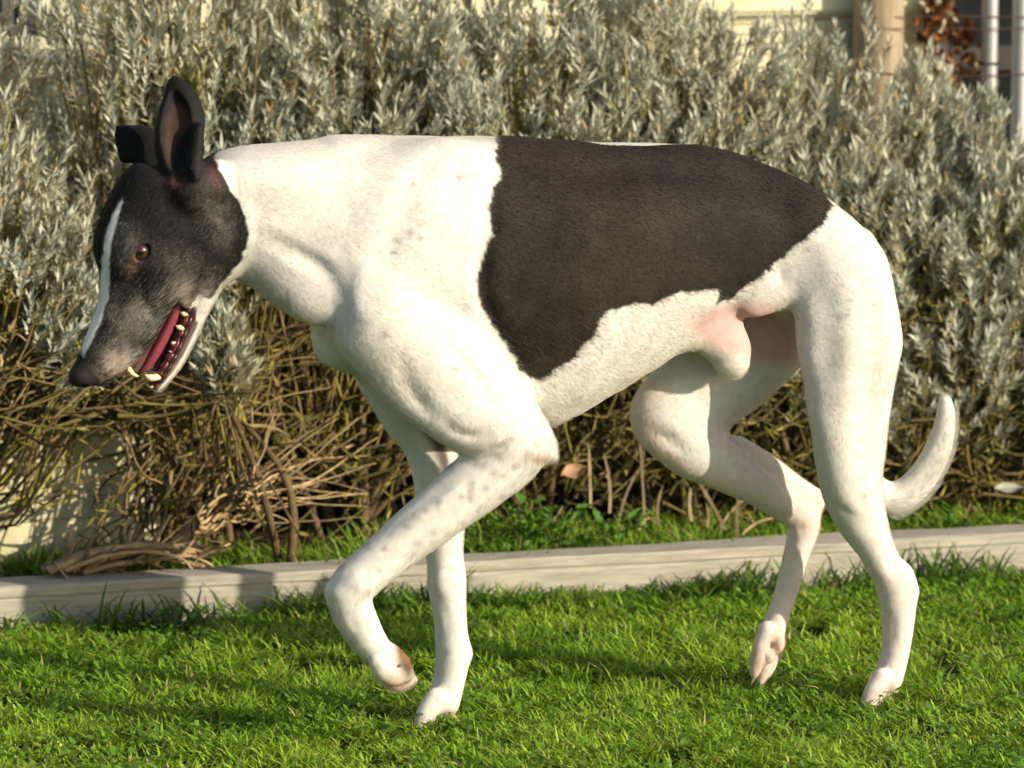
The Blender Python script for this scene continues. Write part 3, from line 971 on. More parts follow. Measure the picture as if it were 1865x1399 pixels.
FINE, COARSE = DOG_FINE, DOG_COARSE
hx0, hx1 = dp(110, 600)[0], dp(470, 400)[0]
gx = axis(-0.66, 0.66, hx0, hx1, FINE, COARSE)
gy = axis(-0.19, 0.19, -0.085, 0.085, FINE * 1.15, COARSE)
gz = axis(-0.02, 0.83, 0.38, 0.80, FINE, COARSE)
FLD = np.full((len(gx), len(gy), len(gz)), 0.2, dtype=np.float32)
print('dog grid', FLD.shape)


def sl(lo, hi):
    r = []
    for g, a, b in ((gx, lo[0], hi[0]), (gy, lo[1], hi[1]), (gz, lo[2], hi[2])):
        i0, i1 = np.searchsorted(g, a), np.searchsorted(g, b)
        r.append(slice(max(i0 - 1, 0), min(i1 + 1, len(g))))
    return tuple(r)


def grid(s):
    return gx[s[0]][:, None, None], gy[s[1]][None, :, None], gz[s[2]][None, None, :]


def smin(a, b, k):
    if k <= 0:
        return np.minimum(a, b)
    h = np.clip(0.5 + 0.5 * (b - a) / k, 0, 1)
    return b + (a - b) * h - k * h * (1 - h)


def smax(a, b, k):
    return -smin(-a, -b, k)


def chain_field(rows, n=6, pad=0.05):
    """rows: x,y,z,r,ry  (r in the side plane, ry sideways); returns slice, distance"""
    R = catmull(rows, n)
    R[:, 3:] = np.maximum(R[:, 3:], 0.001)
    rm = R[:, 3:].max(1)[:, None] + pad
    s = sl((R[:, :3] - rm).min(0), (R[:, :3] + rm).max(0))
    X, Y, Z = grid(s)
    sh = np.broadcast_shapes(X.shape, Y.shape, Z.shape)
    buf = np.full(sh, 0.15, dtype=np.float32)
    for a, b in zip(R[:-1], R[1:]):
        pr = max(a[3], b[3], a[4], b[4]) + pad
        q = sl(np.minimum(a[:3], b[:3]) - pr, np.maximum(a[:3], b[:3]) + pr)
        q = tuple(slice(max(q[i].start, s[i].start), min(q[i].stop, s[i].stop)) for i in range(3))
        qs = tuple(slice(q[i].start - s[i].start, q[i].stop - s[i].start) for i in range(3))
        X, Y, Z = grid(q)
        ky = ((a[3] + b[3]) / (a[4] + b[4]))
        d = (b[:3] - a[:3]).copy()
        d[1] *= ky
        px, py, pz = X - a[0], (Y - a[1]) * ky, Z - a[2]
        t = np.clip((px * d[0] + py * d[1] + pz * d[2]) / (d @ d + 1e-12), 0, 1)
        r = a[3] + (b[3] - a[3]) * t
        dist = np.sqrt((px - d[0] * t) ** 2 + (py - d[1] * t) ** 2 + (pz - d[2] * t) ** 2) - r
        if ky > 1.0:
            dist = dist / (1 + (ky - 1) * 0.5)
        buf[qs] = np.minimum(buf[qs], dist.astype(np.float32))
    return s, buf


def add(s, d, k):
    FLD[s] = smin(FLD[s], d, k)


def cut(s, d, k):
    FLD[s] = smax(FLD[s], -d, k)


def chain(pts, k, n=6):
    """pts rows: u, v, s, r(px), ry(m)"""
    rows = [np.concatenate([dp(u, v, s_), [r * MPX, ry]]) for u, v, s_, r, ry in pts]
    s, d = chain_field(rows, n)
    add(s, d, k)


def ell_field(c, rad, M=None, pad=0.05):
    """ellipsoid, axes = rows of M (unit, local frame)"""
    M = np.eye(3) if M is None else np.asarray(M)
    ext = np.sqrt(((M * np.asarray(rad)[:, None]) ** 2).sum(0)) + pad
    s = sl(c - ext, c + ext)
    X, Y, Z = grid(s)
    px, py, pz = X - c[0], Y - c[1], Z - c[2]
    k0 = k1 = 0
    for i in range(3):
        q = px * M[i, 0] + py * M[i, 1] + pz * M[i, 2]
        k0 = k0 + (q / rad[i]) ** 2
        k1 = k1 + (q / rad[i] ** 2) ** 2
    k0 = np.sqrt(k0)
    return s, (k0 * (k0 - 1) / (np.sqrt(k1) + 1e-6)).astype(np.float32)


def ell(u, v, s_, ru, rs, rv, rot, k, op=add):
    """ellipsoid: ru along its length, rv across, rot = tilt in the side plane (deg, + = right end down)"""
    c, sn = math.cos(math.radians(rot)), math.sin(math.radians(rot))
    M = np.array([[c, 0, -sn], [0, 1, 0], [sn, 0, c]])
    s, d = ell_field(dp(u, v, s_), (ru * MPX, rs, rv * MPX), M)
    op(s, d, k)


# ---- trunk: back line, belly line and width along the spine
top = np.array([dp(u, v, 0.0) for u, v in ((560, 300), (610, 268), (680, 252), (760, 249), (840, 246), (900, 250), (960, 254), (1030, 259), (1100, 262), (1160, 262), (1230, 266), (1300, 272), (1370, 290), (1430, 313), (1490, 346), (1540, 396), (1580, 465), (1600, 520))])
bot = np.array([dp(u, v, 0.0) for u, v in ((575, 470), (610, 590), (660, 690), (720, 750), (800, 785), (880, 793), (950, 785), (1005, 770), (1060, 744), (1110, 715), (1160, 684), (1210, 650), (1260, 610), (1320, 566), (1400, 552), (1470, 570), (1530, 590), (1580, 560))])
wid = np.array([(dp(u, 450)[0], w, e) for u, w, e in ((560, .050, .1), (620, .072, .15), (700, .094, .25), (800, .106, .35), (900, .110, .35), (1000, .109, .3), (1100, .102, .2), (1200, .090, .1), (1300, .078, 0.), (1400, .074, -.1), (1480, .074, -.1), (1550, .062, 0), (1610, .042, 0))])
x0, x1 = max(top[0, 0], bot[0, 0]), min(top[-1, 0], bot[-1, 0])
tc_, bc_, wc_ = catmull(top, 12), catmull(bot, 12), catmull(wid, 12)
s = sl((x0 - 0.03, -0.17, 0.25), (x1 + 0.03, 0.17, 0.80))
X, Y, Z = grid(s)
xx = gx[s[0]]
tz = np.interp(xx, tc_[:, 0], tc_[:, 2])
bz = np.interp(xx, bc_[:, 0], bc_[:, 2])
ww = np.interp(xx, wc_[:, 0], wc_[:, 1])
eg = np.interp(xx, wc_[:, 0], wc_[:, 2])
cz, hz = (tz + bz) / 2, (tz - bz) / 2
T = (Z - cz[:, None, None]) / hz[:, None, None]
wl = ww[:, None, None] * (1 + eg[:, None, None] * np.clip(T, -1.2, 1.2) * 0.55) * (1 - 0.10 * T * T)
q = (np.abs(Y / wl) ** 2.15 + np.abs(T) ** 2.15) ** (1 / 2.15)
loc_scale = np.minimum(ww, hz)[:, None, None]
d = (q - 1) * loc_scale * 0.95
endcap = np.maximum(x0 - xx, xx - x1)[:, None, None]
d = smax(d, np.broadcast_to(endcap, d.shape), 0.04).astype(np.float32)
FLD[s] = np.minimum(FLD[s], d)

# ---- neck
chain([(395, 392, .012, 98, .058), (445, 388, .008, 118, .060), (520, 396, .004, 133, .072), (600, 415, 0, 152, .086), (690, 450, 0, 165, .094)], 0.03)
ell(556, 516, .040, 80, .032, 58, 25, 0.035)              # the bulge at the base of the throat
ell(572, 545, .056, 42, .020, 38, 25, 0.018)
ell(520, 330, .045, 120, .03, 40, 4, 0.03)
ell(640, 610, .005, 60, .05, 70, 60, 0.03)                # breastbone

# ---- near fore leg (lifted)
chain([(800, 345, .048, 66, .026), (745, 430, .068, 92, .032), (700, 530, .074, 84, .032), (682, 600, .078, 62, .034)], 0.040)
chain([(686, 600, .078, 62, .034), (745, 655, .084, 84, .038), (815, 700, .088, 90, .040), (880, 748, .087, 84, .038), (938, 796, .085, 62, .032)], 0.024)
chain([(962, 812, .083, 44, .028), (922, 838, .081, 60, .033), (870, 878, .078, 57, .031), (800, 932, .073, 49, .028), (725, 992, .067, 43, .0245), (668, 1040, .063, 40, .024), (640, 1072, .061, 39, .025), (640, 1108, .058, 37, .024), (662, 1152, .055, 33, .023), (684, 1182, .053, 29, .023), (697, 1197, .052, 23, .024)], 0.012)
chain([(930, 770, .085, 54, .026), (978, 806, .083, 32, .020), (1006, 832, .082, 11, .010)], 0.012)
ell(800, 640, .104, 95, .018, 46, 40, 0.025)               # triceps
ell(700, 560, .100, 70, .012, 34, 70, 0.03)
# lifted paw, pads to the back
for (u, v, s_) in ((690, 1212, .070), (696, 1222, .058), (700, 1220, .045), (692, 1208, .034)):
    chain([(u - 3, v - 8, s_, 17, .010), (u + 10, v + 12, s_, 16.5, .0085), (u + 30, v + 22, s_, 14, .0078), (u + 50, v + 18, s_, 8, .0055)], 0.002)
chain([(716, 1182, .052, 8, .014), (726, 1194, .052, 11, .016), (736, 1208, .054, 10, .015), (738, 1222, .054, 9, .014)], 0.012)

# ---- far fore leg (standing)
chain([(690, 560, -.075, 66, .036), (705, 650, -.080, 70, .036), (742, 735, -.080, 60, .034), (778, 800, -.074, 50, .030), (796, 870, -.066, 47, .027), (804, 940, -.060, 40, .025), (809, 1000, -.055, 35, .023), (813, 1052, -.051, 36, .0235), (816, 1095, -.048, 32, .0215), (821, 1145, -.045, 29, .020), (825, 1192, -.043, 32, .021), (818, 1240, -.042, 30, .022), (808, 1280, -.042, 31, .024)], 0.014)
ell(847, 1190, -.043, 12, .010, 10, 80, 0.012)
for (du, s_) in ((-24, -.024), (-14, -.036), (2, -.048), (16, -.058)):
    chain([(806 + du * .5, 1272, s_, 20, .011), (800 + du, 1300, s_, 18, .0105), (794 + du * 1.15, 1322, s_, 13, .009)], 0.005)

# ---- near hind leg (standing)
chain([(1470, 420, .045, 60, .03), (1514, 470, .056, 82, .038), (1532, 530, .062, 94, .042), (1543, 610, .064, 97, .042), (1548, 690, .064, 87, .039), (1550, 770, .062, 73, .035), (1550, 840, .060, 63, .032), (1554, 895, .058, 56, .029), (1571, 950, .056, 45, .0265), (1597, 1003, .056, 36, .022), (1622, 1050, .053, 35, .021), (1635, 1088, .051, 35, .021), (1636, 1140, .049, 31, .0205), (1630, 1190, .048, 29, .020), (1618, 1234, .048, 28, .022)], 0.022)
chain([(1640, 1050, .056, 28, .015), (1656, 1074, .055, 18, .012)], 0.012)
ell(1530, 790, .080, 110, .016, 32, 84, 0.03)
ell(1578, 580, .080, 95, .020, 50, 78, 0.03)
for (du, s_) in ((-20, .066), (-14, .054), (-4, .042), (10, .034)):
    chain([(1616 + du * .5, 1232, s_, 19, .011), (1610 + du, 1258, s_, 18, .0105), (1602 + du * 1.1, 1280, s_, 13, .009)], 0.004)

# ---- far hind leg (swinging forward)
chain([(1480, 500, -.045, 70, .034), (1420, 580, -.050, 92, .036), (1345, 650, -.056, 98, .038), (1275, 708, -.058, 94, .037), (1225, 752, -.058, 82, .035)], 0.025)
chain([(1218, 758, -.058, 70, .034), (1258, 808, -.058, 64, .033), (1318, 846, -.058, 50, .029), (1375, 880, -.058, 41, .024), (1428, 916, -.060, 36, .021), (1460, 942, -.058, 34, .020), (1460, 975, -.057, 29, .018), (1449, 1015, -.056, 24, .016), (1434, 1070, -.055, 21, .015), (1420, 1115, -.054, 21, .016), (1408, 1150, -.054, 22, .018)], 0.012)
chain([(1452, 920, -.059, 30, .015), (1482, 914, -.059, 20, .012)], 0.012)
chain([(1345, 815, -.066, 20, .012), (1405, 850, -.063, 17, .011), (1455, 885, -.060, 15, .010), (1482, 905, -.059, 13, .009)], 0.014)
for (du, dv, s_) in ((-14, 2, -.038), (0, 14, -.050), (14, 4, -.062), (22, -14, -.072)):
    chain([(1404 + du * .5, 1146, s_, 15, .010), (1398 + du, 1180 + dv * .6, s_, 13.5, .0085), (1392 + du * .9, 1205 + dv, s_, 12.5, .008), (1385 + du * .8, 1226 + dv, s_, 8, .006)], 0.003)
ell(1416, 1172, -.040, 12, .010, 20, 10, 0.004)
ell(1400, 1196, -.036, 9, .007, 13, 10, 0.003)

# ---- grooves between muscles
def groove(pts, r, k):
    rows = [np.concatenate([dp(u, v, s_), [r * MPX, r * MPX]]) for u, v, s_ in pts]
    s, d = chain_field(rows, 6, 0.03)
    cut(s, d, k)


def surf_s(u, v):
    """how far out (m) the skin lies at this point of the near side"""
    for s_ in np.arange(.185, -.12, -.001):
        p = dp(u, v, s_)
        i, j, k_ = (min(np.searchsorted(g, c), len(g) - 1) for g, c in zip((gx, gy, gz), p))
        if FLD[i, j, k_] < 0:
            return s_
    return None


def skin_line(pts, r, k, out=0.002, op=cut):
    """soft groove (cut) or ridge (add) that follows the skin"""
    P = catmull(np.array(pts, float), 4)
    rows = []
    for i, (u, v) in enumerate(P):
        s_ = surf_s(u, v)
        if s_ is not None:
            e_ = max(0, 1 - min(i, len(P) - 1 - i) / (0.35 * len(P)))     # fade out towards both ends
            sg_ = 1 if op is cut else -1
            rows.append(np.concatenate([dp(u, v, s_ + out + sg_ * .009 * e_), [r * MPX, r * MPX]]))
    if len(rows) > 2:
        s, dd = chain_field(rows, 2, 0.03)
        op(s, dd, k)


skin_line([(905, 300), (893, 380), (878, 470), (880, 540), (915, 620), (958, 690)], 7, .020)            # behind the shoulder
skin_line([(770, 300), (735, 390), (700, 470), (672, 540)], 6, .030, .009)                             # shoulder blade edge
skin_line([(728, 650), (742, 700), (775, 748), (815, 786)], 6, .016)                                    # shoulder over upper arm
skin_line([(806, 752), (826, 784), (862, 796), (918, 788)], 5, .012)                                    # elbow fold
skin_line([(800, 600), (850, 660), (905, 735)], 6, .018, .004)                                          # triceps heads
skin_line([(470, 432), (530, 458), (585, 488), (612, 530)], 6, .016)                                    # neck groove
skin_line([(1421, 478), (1420, 520), (1428, 560)], 6, .012)                                             # flank fold
skin_line([(1470, 470), (1500, 560), (1508, 680), (1514, 780)], 6, .030, .010)                          # thigh heads
skin_line([(1590, 520), (1596, 620), (1590, 740), (1584, 840)], 6, .030, .010)
skin_line([(1612, 985), (1630, 1030), (1640, 1062)], 5, .010)                                           # hollow above the hock
skin_line([(1622, 1100), (1624, 1150), (1618, 1200)], 4, .010, .005)
skin_line([(905, 850), (830, 895), (750, 955), (690, 1010)], 3.5, .010, -.0015, add)                    # forearm tendon
skin_line([(880, 905), (800, 958), (730, 1015)], 5, .014, .003)
skin_line([(630, 1095), (646, 1140), (672, 1176)], 4, .010, .004)
skin_line([(806, 1075), (814, 1130), (820, 1178)], 4, .010, .005)
skin_line([(1170, 790), (1215, 800), (1255, 830)], 6, .014)                                             # stifle of the far leg
skin_line([(1330, 815), (1390, 852), (1445, 892)], 5, .010)
skin_line([(1445, 935), (1440, 985), (1432, 1040)], 4, .008, .002)
skin_line([(1452, 950), (1466, 978)], 4, .008)
skin_line([(1060, 300), (1200, 296), (1330, 312), (1420, 350)], 8, .036, .012)                          # loin
for s_ in (.064, .0515, .0395):
    groove([(676, 1206, s_), (690, 1238, s_), (712, 1258, s_), (738, 1262, s_)], 4.5, 0.003)
for s_ in (-.030, -.042, -.053):
    groove([(772, 1268, s_), (756, 1292, s_), (748, 1318, s_)], 5, 0.004)
for s_ in (.060, .048, .038):
    groove([(1580, 1230, s_), (1570, 1252, s_), (1560, 1276, s_)], 5, 0.004)
groove([(1404, 1160, -.034), (1394, 1190, -.032), (1384, 1218, -.034)], 4, 0.003)
ell(655, 1062, .080, 16, .006, 12, 30, 0.014)             # carpal bones
ell(616, 1078, .060, 12, .016, 22, 80, 0.014)
ell(810, 1058, -.033, 22, .006, 16, 80, 0.014)

# ---- flank fold, sheath
ell(1405, 530, .045, 60, .016, 30, -38, 0.03)
chain([(1230, 590, .004, 34, .020), (1285, 600, .010, 44, .024), (1322, 628, .014, 42, .025), (1332, 656, .018, 33, .021)], 0.026)

# ---- tail
chain([(1560, 450, 0, 40, .026), (1592, 500, -.004, 33, .023), (1588, 620, -.035, 28, .02), (1562, 760, -.045, 26, .018), (1568, 860, -.040, 28, .018), (1612, 906, -.032, 31, .018), (1655, 894, -.026, 29, .017), (1692, 852, -.022, 26, .016), (1714, 804, -.020, 24, .015), (1722, 762, -.020, 21, .013), (1721, 732, -.020, 15, .010)], 0.012)

# ---- head: its own frame. a = towards the nose, d = towards the forehead, l = its left side (px of the photo)
THETA = math.radians(28.0)
HC = to_world(dp(290, 440, 0.018)[None])[0]
img_a = np.array([-0.40, -0.917])                         # right, up
img_d = np.array([-0.917, 0.40])
vA = img_a[0] * C_R + img_a[1] * C_U
vD0 = img_d[0] * C_R + img_d[1] * C_U
vT = -C_F
vD = math.cos(THETA) * vD0 + math.sin(THETA) * vT
vL = math.cos(THETA) * vT - math.sin(THETA) * vD0
HPX = ((HC - CAM) @ C_F) / FPX
R_DOG = np.stack([D_T, D_Y, np.array([0, 0, 1.0])])       # world -> local rows
HM = np.stack([R_DOG @ vA, R_DOG @ vD, R_DOG @ vL])       # head axes in the dog's frame
HL = to_loc(HC[None])[0]


def hp(a, d, l):
    return HL + HPX * (a * HM[0] + d * HM[1] + l * HM[2])


def hloft(rows, k, op=add, power=2.2, n=8, pad=0.03, egg=0.0, lshift=0.0):
    """loft along the head axis. rows: a, top d, bottom d, half width"""
    R = catmull(rows, n)
    pts = np.array([hp(a, dd, l) for a, t_, b_, w_ in rows for dd in (t_, b_) for l in (-w_, w_)])
    s = sl(pts.min(0) - pad, pts.max(0) + pad)
    X, Y, Z = grid(s)
    px, py, pz = X - HL[0], Y - HL[1], Z - HL[2]
    a = (px * HM[0, 0] + py * HM[0, 1] + pz * HM[0, 2]) / HPX
    dd = (px * HM[1, 0] + py * HM[1, 1] + pz * HM[1, 2]) / HPX
    l = (px * HM[2, 0] + py * HM[2, 1] + pz * HM[2, 2]) / HPX - lshift
    t_ = np.interp(a, R[:, 0], R[:, 1])
    b_ = np.interp(a, R[:, 0], R[:, 2])
    w_ = np.interp(a, R[:, 0], R[:, 3])
    c, h = (t_ + b_) / 2, np.maximum((t_ - b_) / 2, 2)
    T = (dd - c) / h
    w_ = w_ * (1 - egg * np.clip(T, -1, 1))
    q = (np.abs(l / w_) ** power + np.abs(T) ** power) ** (1 / power)
    dist = (q - 1) * np.minimum(w_, h) * 0.95
    end = np.maximum(R[0, 0] - a, a - R[-1, 0])
    dist = smax(dist, end, 10) * HPX
    op(s, dist.astype(np.float32), k)


def hchain(rows, k, op=add, n=6):
    """rows a,d,l,r px (round section)"""
    rr = [np.concatenate([hp(a, d_, l), [r * HPX, r * HPX]]) for a, d_, l, r in rows]
    s, dd = chain_field(rr, n, pad=0.02)
    op(s, dd, k)


def hell(a, d_, l, ra, rd, rl, k, op=add, rot=0.0):
    c, sn = math.cos(math.radians(rot)), math.sin(math.radians(rot))
    M = np.stack([c * HM[0] + sn * HM[1], -sn * HM[0] + c * HM[1], HM[2]])
    s, dd = ell_field(hp(a, d_, l), (ra * HPX, rd * HPX, rl * HPX), M, pad=0.03)
    op(s, dd, k)


# skull, brow and upper muzzle
hloft([(-120, 96, -30, 40), (-93, 112, -45, 60), (-33, 120, -70, 73), (20, 118, -76, 72), (45, 114, -76, 67), (66, 104, -74, 60), (97, 80, -72, 50), (135, 64, -68, 43), (170, 58, -67, 38), (205, 56, -58, 34), (240, 55, -42, 29), (268, 56, -18, 25), (288, 50, -2, 20)], 0.012, egg=0.10)
# cheeks and jaw muscle
hell(-10, -82, 22, 88, 62, 42, 0.018)
hell(-10, -82, -22, 88, 62, 42, 0.018)
hell(-70, -80, 0, 80, 70, 60, 0.03)
# cheek bone below the eye, brow above
for sg in (1, -1):
    hell(62, 2, 50 * sg, 52, 16, 12, 0.010, rot=-25)
    hell(18, 66, 50 * sg, 30, 17, 15, 0.010, rot=-15)
# nose leather
hell(282, 34, 0, 19, 24, 24, 0.004)
hell(286, 42, 0, 15, 12, 17, 0.004)
# lower jaw
hloft([(30, -78, -142, 46), (70, -92, -138, 40), (100, -99, -137, 34), (140, -104, -137, 29), (192, -104, -133, 26), (228, -98, -124, 22), (248, -96, -117, 17), (256, -99, -113, 10)], 0.004, power=2.6)
# inside of the lower jaw hollowed between the tooth rows
hell(175, -94, 0, 62, 12, 15, 0.003, op=cut)
# mouth corner skin
hell(78, -86, 34, 16, 13, 6, 0.006)
hell(78, -86, -34, 16, 13, 6, 0.006)
# nostrils
for sg in (1, -1):
    hell(298, 30, 14 * sg, 9, 5, 6, 0.002, op=cut, rot=30)
# eye socket + lids (eyeball is its own part)
EYE = (29, 50, 53)
EYE_R = 17.5
for sg in (1, -1):
    hell(EYE[0], EYE[1], (EYE[2] - 2) * sg, 25, 21, 20, 0.006)
    hell(EYE[0] + 1, EYE[1] - 1, (EYE[2] + 12) * sg, 17, 12.0, 22, 0.002, op=cut, rot=8)


def hpix(u, v, tow=0.0):
    """photo pixel at the head, tow px nearer the camera than the head's centre"""
    w = (HC - CAM) @ C_F - tow * HPX
    P = CAM + ray(u, v) * w
    return to_loc(P[None])[0]


EMI = np.stack([R_DOG @ C_R, R_DOG @ C_U, R_DOG @ vT])


def ear(pts, k, op):
    """flattened chain facing the camera: rows u, v, tow, r px, depth px"""
    R = catmull([np.concatenate([hpix(u, v, t), [r * HPX, dp_ * HPX]]) for u, v, t, r, dp_ in pts], 8)
    rm = R[:, 3].max() + 0.02
    s = sl((R[:, :3] - rm).min(0), (R[:, :3] + rm).max(0))
    X, Y, Z = grid(s)
    buf = np.full(np.broadcast_shapes(X.shape, Y.shape, Z.shape), 0.1, dtype=np.float32)
    E = EMI
    for a, b in zip(R[:-1], R[1:]):
        ky = (a[3] + b[3]) / (a[4] + b[4])
        px, py, pz = X - a[0], Y - a[1], Z - a[2]
        q = [px * E[i, 0] + py * E[i, 1] + pz * E[i, 2] for i in range(3)]
        dd = E @ (b[:3] - a[:3])
        q[2] = q[2] * ky
        dd[2] *= ky
        t = np.clip((q[0] * dd[0] + q[1] * dd[1] + q[2] * dd[2]) / (dd @ dd + 1e-12), 0, 1)
        r = a[3] + (b[3] - a[3]) * t
        dist = np.sqrt((q[0] - dd[0] * t) ** 2 + (q[1] - dd[1] * t) ** 2 + (q[2] - dd[2] * t) ** 2) - r
        buf = np.minimum(buf, dist / max(1, (1 + ky) / 2))
    op(s, buf.astype(np.float32), k)


# near ear, upright, its hollow towards the camera
ear([(345, 345, 50, 48, 40), (330, 305, 54, 40, 30), (325, 262, 54, 45, 26), (329, 222, 50, 44, 22), (329, 190, 46, 34, 17), (321, 160, 42, 19, 11), (317, 143, 40, 5, 5)], 0.010, add)
ear([(316, 300, 92, 12, 18), (316, 268, 86, 22, 24), (319, 228, 78, 30, 24), (320, 196, 70, 22, 20), (317, 172, 62, 9, 13)], 0.003, cut)
ear([(352, 318, 90, 14, 15), (357, 280, 82, 14, 14), (362, 235, 72, 10, 11)], 0.006, add)      # rolled rear rim
ear([(322, 330, 96, 16, 12), (340, 322, 100, 10, 10)], 0.006, cut)
ear([(395, 310, 40, 20, 20), (400, 345, 46, 16, 22)], 0.012, add)
# far ear, folded over
ear([(285, 315, -40, 34, 20), (268, 268, -46, 34, 17), (246, 256, -48, 27, 13), (230, 248, -48, 19, 9), (219, 238, -48, 9, 6), (214, 231, -48, 3, 4)], 0.008, add)
ear([(228, 285, -46, 12, 9), (232, 258, -46, 18, 9)], 0.008, add)

# gentle unevenness of muscle under the skin
Xc = np.stack(np.meshgrid(gx[::6], gy[::6], gz[::6], indexing='ij'), -1)
nz = (vnoise(Xc, 16, 3) * 0.0022 + vnoise(Xc, 36, 4) * 0.0015).astype(np.float32)
ix = [np.clip(np.arange(len(g)) / 6.0, 0, n - 1.001) for g, n in zip((gx, gy, gz), nz.shape)]
for ax in range(3):
    i0 = np.floor(ix[ax]).astype(int)
    f = (ix[ax] - i0).astype(np.float32)
    shp = [1, 1, 1]
    shp[ax] = -1
    f = f.reshape(shp)
    nz = np.take(nz, i0, ax) * (1 - f) + np.take(nz, np.minimum(i0 + 1, nz.shape[ax] - 1), ax) * f
hw = np.clip((gx - hx1) / 0.05, 0.15, 1)[:, None, None].astype(np.float32)
FLD += nz * hw
# faint ribs
rx = gx[:, None, None] - 0.28 * (gz[None, None, :] - 0.5)
rib = np.sin(rx * (2 * np.pi / 0.034)) * np.exp(-((gx[:, None, None] - 0.10) / 0.085) ** 2) * np.exp(-((gz[None, None, :] - 0.53) / 0.085) ** 2)
FLD += (0.0009 * rib).astype(np.float32)
del nz


def surface_nets(F, g):
    S = F < 0
    n = np.zeros(tuple(k - 1 for k in F.shape), dtype=np.int8)
    for i in (0, 1):
        for j in (0, 1):
            for k in (0, 1):
                n += S[i:F.shape[0] - 1 + i, j:F.shape[1] - 1 + j, k:F.shape[2] - 1 + k]
    act = (n > 0) & (n < 8)
    ci, cj, ck = np.nonzero(act)
    idx = np.full(act.shape, -1, dtype=np.int32)
    idx[ci, cj, ck] = np.arange(len(ci))
    acc = np.zeros((len(ci), 3))
    cnt = np.zeros(len(ci))
    cor = [(i, j, k) for i in (0, 1) for j in (0, 1) for k in (0, 1)]
    for A in cor:
        for B in cor:
            if sum(b - a for a, b in zip(A, B)) == 1 and all(b >= a for a, b in zip(A, B)):
                fa = F[ci + A[0], cj + A[1], ck + A[2]].astype(np.float64)
                fb = F[ci + B[0], cj + B[1], ck + B[2]].astype(np.float64)
                m = (fa < 0) != (fb < 0)
                t = np.where(m, fa / np.where(m, fa - fb, 1), 0)
                pa = np.stack([g[0][ci + A[0]], g[1][cj + A[1]], g[2][ck + A[2]]], -1)
                pb = np.stack([g[0][ci + B[0]], g[1][cj + B[1]], g[2][ck + B[2]]], -1)
                acc += np.where(m[:, None], pa + (pb - pa) * t[:, None], 0)
                cnt += m
    V = acc / cnt[:, None]
    quads = []
    for ax in range(3):
        a = [slice(1, -1)] * 3
        b = [slice(1, -1)] * 3
        a[ax] = slice(0, -1)
        b[ax] = slice(1, None)
        sa, sb = S[tuple(a)], S[tuple(b)]
        e = np.nonzero(sa != sb)
        flip = sa[e]
        e = [e[0], e[1], e[2]]
        for o in range(3):
            if o != ax:
                e[o] = e[o] + 1
        o1, o2 = (ax + 1) % 3, (ax + 2) % 3

        def cell(d1, d2):
            c = [e[0].copy(), e[1].copy(), e[2].copy()]
            c[o1] -= d1
            c[o2] -= d2
            return idx[c[0], c[1], c[2]]
        qd = np.stack([cell(1, 1), cell(0, 1), cell(0, 0), cell(1, 0)], -1)
        qd[~flip] = qd[~flip][:, ::-1]
        quads.append(qd)
    return V, np.vstack(quads)


V, Q = surface_nets(FLD, (gx, gy, gz))
del FLD
# drop loose scraps: keep the biggest island
par = np.arange(len(V))
for _ in range(200):
    m = par[Q].min(1)
    old = par.copy()
    for c in range(4):
        np.minimum.at(par, Q[:, c], m)
    par = par[par]
    if (old == par).all():
        break
keep = par == np.bincount(par).argmax()
remap = np.cumsum(keep) - 1
Q = remap[Q[keep[Q].all(1)]]
V = V[keep]
# light relaxing
for it in range(2):
    acc = np.zeros_like(V)
    cnt = np.zeros(len(V))
    for a in range(4):
        np.add.at(acc, Q[:, a], V[Q[:, (a + 1) % 4]])
        np.add.at(acc, Q[:, (a + 1) % 4], V[Q[:, a]])
        np.add.at(cnt, Q[:, a], 1)
        np.add.at(cnt, Q[:, (a + 1) % 4], 1)
    V = V * 0.55 + 0.45 * acc / cnt[:, None]
fn = np.cross(V[Q[:, 2]] - V[Q[:, 0]], V[Q[:, 3]] - V[Q[:, 1]])
if ((V[Q].mean(1)) * fn).sum() < 0:
    Q = Q[:, ::-1]
    fn = -fn
VN = np.zeros_like(V)
for c in range(4):
    np.add.at(VN, Q[:, c], fn)
VN = unit(VN)
print('dog mesh', len(V), len(Q))


# ---- coat colours
def poly_sd(u, v, poly):
    """signed distance in px to a polygon, negative inside"""
    P = np.asarray(poly, float)
    d2 = np.full(u.shape, 1e12)
    inside = np.zeros(u.shape, bool)
    for (ax_, ay_), (bx_, by_) in zip(P, np.roll(P, -1, 0)):
        ex, ey = bx_ - ax_, by_ - ay_
        t = np.clip(((u - ax_) * ex + (v - ay_) * ey) / (ex * ex + ey * ey), 0, 1)
        d2 = np.minimum(d2, (u - ax_ - ex * t) ** 2 + (v - ay_ - ey * t) ** 2)
        if ay_ != by_:
            c = ((ay_ > v) != (by_ > v)) & (u < ex * (v - ay_) / (by_ - ay_) + ax_)
            inside ^= c
    return np.where(inside, -1, 1) * np.sqrt(d2)


def sstep(x, a, b):
    t = np.clip((x - a) / (b - a), 0, 1)
    return t * t * (3 - 2 * t)


